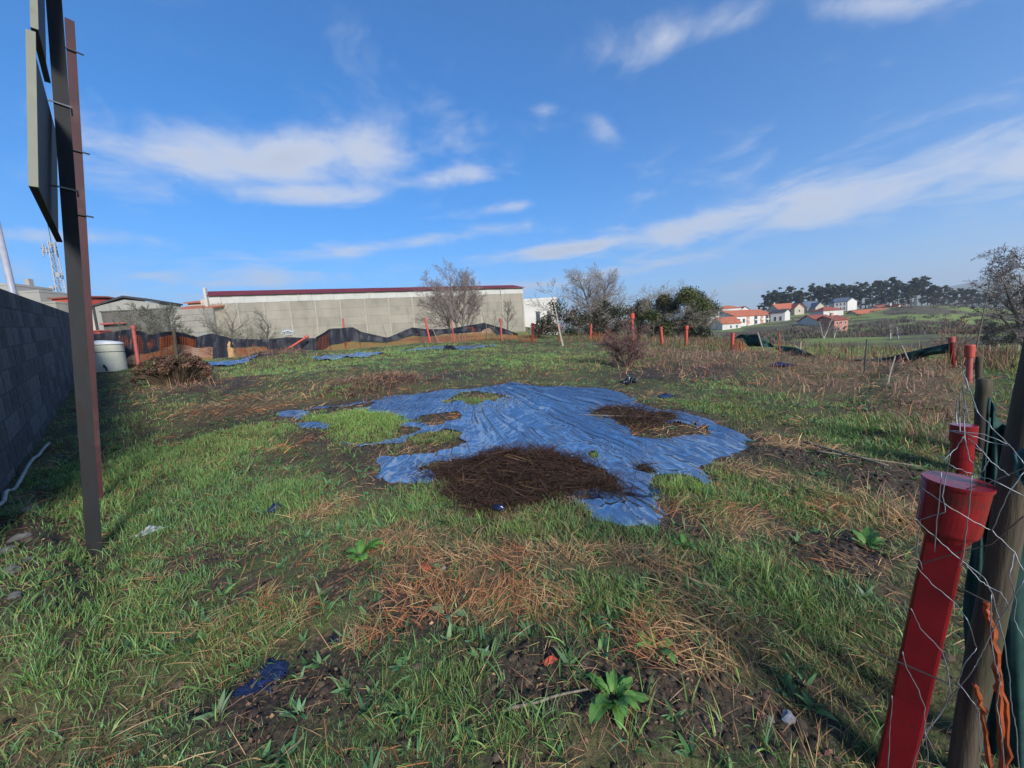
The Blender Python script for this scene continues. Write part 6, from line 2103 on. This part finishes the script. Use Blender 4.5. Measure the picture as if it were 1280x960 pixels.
    strands = [
        [(1188, 567), (1184, 590), (1178, 620), (1182, 640), (1150, 650), (1146, 690), (1153, 712)],
        [(1186, 538), (1215, 545), (1240, 553), (1262, 557), (1280, 580)],
        [(1186, 538), (1230, 543), (1262, 556)],
        [(1262, 557), (1240, 535), (1222, 515), (1213, 490), (1205, 470)],
        [(1175, 571), (1190, 583), (1220, 594), (1245, 602), (1280, 620)],
        [(1153, 610), (1175, 626), (1205, 645), (1240, 664), (1268, 690), (1280, 715)],
        [(1143, 648), (1160, 664), (1190, 690), (1230, 722)],
        [(1143, 705), (1165, 730), (1195, 755), (1210, 775), (1221, 810)],
        [(1139, 760), (1150, 785), (1178, 815), (1185, 838), (1188, 862), (1180, 885), (1155, 920)],
        [(1128, 815), (1134, 838), (1148, 862), (1156, 885), (1156, 915), (1165, 935), (1180, 962), (1190, 985)],
        [(1115, 870), (1113, 905), (1110, 962), (1108, 985)],
        [(1221, 810), (1205, 830), (1197, 853), (1218, 880), (1224, 890), (1225, 940)],
        [(1156, 915), (1175, 895), (1190, 870), (1215, 840), (1228, 815), (1240, 790), (1262, 755), (1280, 725)],
        [(1230, 722), (1240, 742), (1246, 765), (1255, 800), (1262, 850), (1264, 880), (1270, 910), (1275, 985)],
        [(1268, 690), (1262, 720), (1270, 750), (1268, 775), (1280, 800)],
        [(1240, 742), (1238, 790), (1244, 830), (1250, 850), (1246, 880), (1252, 920), (1258, 985)],
        [(1177, 590), (1172, 640), (1168, 690)],
        [(1215, 594), (1211, 640), (1205, 690), (1200, 710)],
        [(1262, 757), (1250, 740), (1235, 733), (1221, 722), (1208, 706)],
        [(1240, 664), (1250, 640), (1262, 615), (1280, 590)],
        [(1205, 545), (1195, 560), (1180, 575), (1176, 571)],
        [(1205, 545), (1212, 575), (1228, 590), (1236, 575), (1220, 555), (1210, 548)],
        [(1236, 575), (1250, 585), (1262, 595)],
        [(1156, 915), (1150, 930), (1140, 960), (1136, 985)],
        [(1156, 915), (1160, 940), (1158, 985)],
    ]
    for s_ in strands:
        P3 = [F(px, py, near + 0.015 * math.sin(px * 0.31 + py * 0.17)) for px, py in s_]
        fine = []
        for i in range(len(P3) - 1):
            for t_ in np.linspace(0, 1, 5, endpoint=False):
                fine.append(P3[i].lerp(P3[i + 1], t_) + Vector((random.uniform(-.0016, .0016), 0, random.uniform(-.0016, .0016))))
        fine.append(P3[-1])
        MB().tube(fine, 0.0012, 5).build('wire_strand', M['wire'], root, smooth=True)
    for s_ in [[(1150, 705), (1200, 690), (1240, 680), (1280, 645)], [(1172, 610), (1205, 612), (1235, 604), (1280, 585)], [(1200, 735), (1230, 750), (1262, 762)]]:
        P3 = [F(px, py, near + 0.03) for px, py in s_]
        MB().tube(P3, 0.0016, 5).build('dark_wire', M['darkwire'], root)
    # distant part of the same fence: wire up the line
    ln = []
    for px, py, px2, py2 in [(1213, 490, 1205, 470), (1205, 470, 1203, 455), (1222, 515, 1216, 500), (1210, 520, 1203, 480), (1206, 500, 1206, 550), (1200, 490, 1200, 540), (1196, 500, 1196, 530)]:
        MB().tube([F(px, py, 3.0), F((px + px2) / 2 - 1, (py + py2) / 2, 3.02), F(px2, py2, 3.0)], 0.004, 5).build('wire_strand', M['wire'], root)
    # small posts of a field fence in the valley
    rnd = random.Random(4)
    for i, px in enumerate((1228, 1236, 1247, 1262, 1272)):
        q = ground_xy(px, 440, 26 + (i % 2))
        tt = V(px + 1, 432 - rnd.uniform(0, 5), q.y)
        hgt = max(0.7, min(1.3, tt.z - q.z))
        o = MB().tube([q - Vector((0, 0, 0.2)), q + Vector((0.02, 0, hgt))], 0.05, 7).build('field_post', M['palebark'])
        tag(o, ['leftmost', 'second from left', 'middle', 'fourth from left', 'rightmost'][i] + ' of five pale posts in the meadow right of the orange cap', 'post', 'pale meadow fence posts')


wire_fence()


# ------------------------------------------------------------------ tank, plants and rubbish
def tank():
    b = on(132, 464)
    dist = math.hypot(b.x, b.y)
    root = thing('water_tank', 'cream round plastic tank with domed lid behind the sign posts', 'tank', b)
    left, right = V(106, 440, b.y), V(157, 440, b.y)
    r = (right - left).length / 2 * 0.80
    top = V(132, 425, b.y).z - b.z
    rings = [(0, 1.0 * r), (top * 0.60, 1.0 * r), (top * 0.605, 0.985 * r), (top * 0.63, 0.985 * r), (top * 0.635, 1.0 * r), (top * 0.84, 1.01 * r)]
    MB().tube([b + Vector((0, 0, z - 0.02)) for z, _ in rings], [q for _, q in rings], 40).build('body', M['tank'], root)
    MB().tube([b + Vector((0, 0, top * 0.598)), b + Vector((0, 0, top * 0.637))], [r * 0.995, r * 0.995], 40).build('groove_band', M['trim'], root)
    lid = [(0.842, 1.035), (0.90, 1.035), (0.93, 0.9), (0.97, 0.55), (1.0, 0.12)]
    MB().tube([b + Vector((0, 0, top * z)) for z, _ in lid], [r * q for _, q in lid], 40).build('lid', M['lid'], root)
    p = b + Vector((r * 0.75, -r * 0.72, 0.16))
    MB().tube([p, p + Vector((0.10, -0.10, 0.06)), p + Vector((0.22, -0.16, -0.02)), p + Vector((0.26, -0.18, -0.14))], 0.03, 8).build('outlet_pipe', M['trim'], root, smooth=True)
    q = V(119, 424, b.y + 1.6)
    root = thing('red_box', 'faded red box standing behind the cream tank', 'box', q)
    MB().box((q.x - 0.35, q.y, q.z - 0.7), (q.x + 0.22, q.y + 0.5, q.z + 0.30)).build('body', M['redpink'], root, bevel=0.02)
    MB().box((q.x - 0.38, q.y - 0.03, q.z + 0.303), (q.x + 0.25, q.y + 0.53, q.z + 0.36)).build('lid', M['redpink'], root, bevel=0.01)


tank()


def leaf_mesh(L, W, curl, fold, seed):
    """broad dock leaf: lengthwise and crosswise curved, wavy rim, with a short stalk"""
    rnd = random.Random(seed)
    nl, nw = 8, 4
    vs_, fs = [], []
    z = 0.0
    x = 0.0
    ang = 0.9
    prev = (0.0, 0.0)
    for i in range(nl + 1):
        t = i / nl
        w_ = W * (math.sin(math.pi * min(1, t * 0.93 + 0.05)) ** 0.55) * (1 - 0.12 * t) + 0.001
        a = ang - curl * t
        if i:
            x += math.cos(a) * L / nl
            z += math.sin(a) * L / nl
        for k in range(nw + 1):
            s_ = (k / nw - 0.5) * 2
            vs_.append((x, s_ * w_ / 2, z + abs(s_) * fold * w_ + 0.006 * math.sin(t * 17 + k * 2 + seed) * abs(s_)))
    for i in range(nl):
        for k in range(nw):
            a = i * (nw + 1) + k
            fs.append((a, a + 1, a + nw + 2, a + nw + 1))
    me = bpy.data.meshes.new('leaf')
    me.from_pydata(vs_, [], fs)
    me.update()
    me.polygons.foreach_set('use_smooth', np.ones(len(me.polygons), bool))
    return me


def leaf_mat(name, c1, c2, vein):
    m = bpy.data.materials.new(name)
    m.use_nodes = True
    w_ = NT(m.node_tree)
    b = m.node_tree.nodes['Principled BSDF']
    tc = w_.n('ShaderNodeTexCoord')
    sp = w_.n('ShaderNodeSeparateXYZ')
    w_.link(tc.outputs['Object'], sp.inputs[0])
    mid = w_.ramp(w_.math('ABSOLUTE', sp.outputs[1]), 0.0035, 0.0008)
    base = w_.mix(w_.ramp(w_.noise(tc.outputs['Object'], 22, 4), 0.35, 0.65), c1, c2)
    base = w_.mix(w_.math('MULTIPLY', mid, 0.7), base, vein)
    w_.link(base, b.inputs['Base Color'])
    b.inputs['Roughness'].default_value = 0.55
    b.inputs['Specular IOR Level'].default_value = 0.3
    tr = w_.n('ShaderNodeBsdfTranslucent')
    w_.link(base, tr.inputs[0])
    mx = w_.n('ShaderNodeMixShader')
    mx.inputs[0].default_value = 0.2
    w_.link(b.outputs[0], mx.inputs[1])
    w_.link(tr.outputs[0], mx.inputs[2])
    w_.link(mx.outputs[0], m.node_tree.nodes['Material Output'].inputs[0])
    return m


def dock_plants():
    lm = leaf_mat('dock_leaf', (0.075, 0.185, 0.038), (0.100, 0.22, 0.046), (0.20, 0.30, 0.11))
    lm2 = leaf_mat('pale_leaf', (0.10, 0.19, 0.09), (0.13, 0.22, 0.11), (0.2, 0.28, 0.16))
    meshes = []
    for i, (L, W, cu, fo) in enumerate([(0.16, 0.078, 1.0, 0.10), (0.19, 0.085, 1.5, 0.12), (0.13, 0.070, 0.8, 0.08), (0.20, 0.075, 2.0, 0.14), (0.15, 0.078, 1.3, -0.05)]):
        me = leaf_mesh(L, W, cu, fo, i)
        me.materials.append(lm)
        meshes.append(me)
    pale = [m_.copy() for m_ in meshes[:3]]
    for m_ in pale:
        m_.materials.clear()
        m_.materials.append(lm2)
    for px, py, n, sc_, lab, ms in [(768, 888, 17, 1.0, 'large dark green dock plant with broad leaves in the front centre', meshes), (818, 826, 5, 0.85, 'smaller dock plant with two broad leaves behind the large dock', meshes), (452, 705, 22, 0.85, 'leafy low dock plant left of the straw patch', meshes),
                                    (1085, 682, 10, 1.1, 'dock plant in shade left of the nearest red post', meshes), (560, 778, 5, 0.7, 'pale blue-green seedling with round leaves in the straw', pale), (640, 580, 0, 0, '', meshes), (1110, 550, 7, 0.8, 'dock plant in grass left of the second red post', meshes),
                                    (855, 690, 6, 0.6, 'small dock in the straw before the blue sheet tip', meshes), (420, 492, 9, 1.3, 'dark green leafy weed behind the left end of the blue sheet', meshes)]:
        if not n:
            continue
        b = on(px, py)
        root = thing('dock_plant', lab, 'plant', b, 'broad-leaved weeds')
        for i in range(n):
            o = bpy.data.objects.new('leaf', random.choice(ms))
            COL.objects.link(o)
            o.parent = root
            a = i * 2.4 + random.uniform(-0.4, 0.4)
            inner = i / n
            o.location = (0.02 * math.cos(a), 0.02 * math.sin(a), random.uniform(0.0, 0.02))
            s_ = sc_ * random.uniform(0.45, 1.1) * (1.05 - 0.35 * inner)
            o.scale = (s_, s_ * random.uniform(0.7, 1.05), s_)
            o.rotation_euler = (random.uniform(-0.25, 0.25), random.uniform(-0.15, 0.3) - 0.35 * inner, a)


dock_plants()


def crumple(name, p, sx, sy, sz, mat, label, cat, seed, group=None):
    """crumpled scrap of plastic: a folded sheet, not a lump"""
    n = 16
    g = np.linspace(-1, 1, n)
    X, Y = np.meshgrid(g, g)
    k = 1 - 0.25 * fbm(X * 2 + seed, Y * 2, seed, 2)
    xx = X * sx * k + (fbm(X * 2.2 + seed, Y * 2.2, seed + 1, 2) - 0.5) * sx * 0.7
    yy = Y * sy * k + (fbm(X * 2.2, Y * 2.2 + seed, seed + 2, 2) - 0.5) * sy * 0.7
    rid = 1 - np.abs(vnoise(X * 2.5 + seed, Y * 2.5, seed + 3) - 0.5) * 2
    zz = (rid ** 2 * 0.8 + fbm(X * 5, Y * 5 + seed, seed + 4, 2) * 0.35) * sz * np.clip(1.25 - np.hypot(X, Y), 0.05, 1)
    idx = np.arange(n * n).reshape(n, n)
    F = np.stack([idx[:-1, :-1], idx[:-1, 1:], idx[1:, 1:], idx[1:, :-1]], -1).reshape(-1, 4)
    o = mesh_np(name, np.stack([xx.ravel(), yy.ravel(), zz.ravel()], 1), F, mat)
    o.location = p
    o.rotation_euler = (0, 0, random.uniform(0, 6.28))
    s_ = o.modifiers.new('thickness', 'SOLIDIFY')
    s_.thickness = 0.002
    return tag(o, label, cat, group)


def rubbish():
    g = 'scraps of plastic rubbish'
    crumple('plastic_scrap', on(345, 838, 0.0), 0.10, 0.06, 0.03, M['bluebag'], 'dark blue plastic scrap in mud at the lower left', 'plastic scrap', 1, g)
    crumple('plastic_scrap', on(322, 862, 0.0), 0.08, 0.05, 0.025, M['bluebag'], 'second blue plastic scrap just below left of the first', 'plastic scrap', 2, g)
    crumple('plastic_scrap', on(420, 806, 0.0), 0.05, 0.035, 0.04, M['blackbag'], 'small black plastic scrap in mud left of the straw', 'plastic scrap', 3, g)
    crumple('plastic_scrap', on(344, 637, 0.0), 0.08, 0.05, 0.05, M['bluebag'], 'crumpled blue plastic bag in grass left of the stalk heap', 'plastic bag', 4, g)
    crumple('plastic_scrap', on(186, 668, 0.0), 0.10, 0.06, 0.05, M['clearbag'], 'pale clear plastic scrap in grass right of the sign post', 'plastic scrap', 5, g)
    crumple('plastic_bag', on(787, 480, 0.0), 0.20, 0.12, 0.24, M['blackbag'], 'crumpled dark plastic bag behind the blue sheet', 'plastic bag', 6, g)
    crumple('plastic_bag', on(561, 437, 0.0), 0.5, 0.3, 0.32, M['blackbag'], 'heap of black plastic at the far fence below the vase-shaped tree', 'plastic bag', 7, g)
    crumple('plastic_scrap', on(975, 462, 0.0), 0.32, 0.2, 0.12, M['bluebag'], 'blue plastic scrap in brown weeds before the green nets', 'plastic scrap', 8, g)
    crumple('plastic_scrap', on(1100, 548, 0.0), 0.13, 0.06, 0.05, M['blackbag'], 'black plastic scrap in grass left of the second red post', 'plastic scrap', 9, g)
    crumple('plastic_scrap', on(832, 497, 0.0), 0.2, 0.14, 0.05, M['bluebag'], 'grey-blue plastic scrap right of the crumpled dark bag', 'plastic scrap', 10, g)
    crumple('plastic_scrap', on(622, 640, 0.03), 0.07, 0.05, 0.04, M['bluebag'], 'blue plastic showing at the front foot of the stalk heap', 'plastic scrap', 12, g)
    rock('stone', on(985, 897), 0.055, pmat('grey_stone', (0.20, 0.215, 0.24), (0.13, 0.14, 0.16), 8, 0.7, 0.006), 'blue-grey stone in mud near the nearest red post', 'stone')
    rock('stone', on(962, 900), 0.035, M['stone'], 'small dark stone left of the blue-grey stone', 'stone')
    rock('stone', on(555, 722), 0.035, pmat('pale_stone', (0.30, 0.31, 0.32), (0.2, 0.21, 0.22), 8, 0.8, 0.006), 'pale pebble beside the red shard', 'stone')
    crumple('shard', on(533, 720, 0.01), 0.045, 0.03, 0.02, M['redbrown'], 'red shard lying in the straw left of the pebble', 'shard', 13)
    crumple('dead_leaf', on(688, 843, 0.01), 0.035, 0.02, 0.02, M['redbrown'], 'reddish dead leaf left of the large dock plant', 'leaf', 14)
    # loose sticks
    for a, b, r, lab in [((630, 905), (735, 880), 0.006, 'tan broken cane lying left of the large dock plant'), ((1005, 560), (1110, 600), 0.012, 'long grey branch lying in the grass on the right'), ((1020, 575), (1150, 590), 0.009, 'thinner branch lying below the long grey branch'),
                         ((830, 525), (700, 520), 0.006, 'thin cane lying on the blue sheet'), ((860, 735), (930, 745), 0.006, 'tan stem lying right of the straw ridge')]:
        p, q = on(*a), on(*b)
        pts = [p.lerp(q, t) for t in np.linspace(0, 1, 8)]
        lift = max(tz(v.x, v.y) - v.z for v in pts) + r + 0.004
        pts = [Vector((v.x + random.uniform(-.004, .004), v.y + random.uniform(-.004, .004), v.z + lift)) for v in pts]
        o = MB().tube(pts, [r * (1.1 - 0.06 * i) for i in range(8)], 7).build('stick', M['stake'], smooth=True)
        tag(o, lab, 'stick')


rubbish()


# ------------------------------------------------------------------ haze
def haze():
    mb = MB().box((-5900, -5900, -70), (5900, 5900, 520))
    m = bpy.data.materials.new('air')
    m.use_nodes = True
    nt = m.node_tree
    nt.nodes.remove(nt.nodes['Principled BSDF'])
    v = nt.nodes.new('ShaderNodeVolumePrincipled')
    v.inputs['Color'].default_value = (0.80, 0.88, 1.0, 1)
    v.inputs['Density'].default_value = 0.00028
    v.inputs['Anisotropy'].default_value = 0.2
    nt.links.new(v.outputs[0], nt.nodes['Material Output'].inputs['Volume'])
    o = mb.build('haze', m)
    o['kind'] = 'stuff'
    o['label'] = 'thin blue-grey air haze over the valley and hills'
    o['category'] = 'haze'


haze()
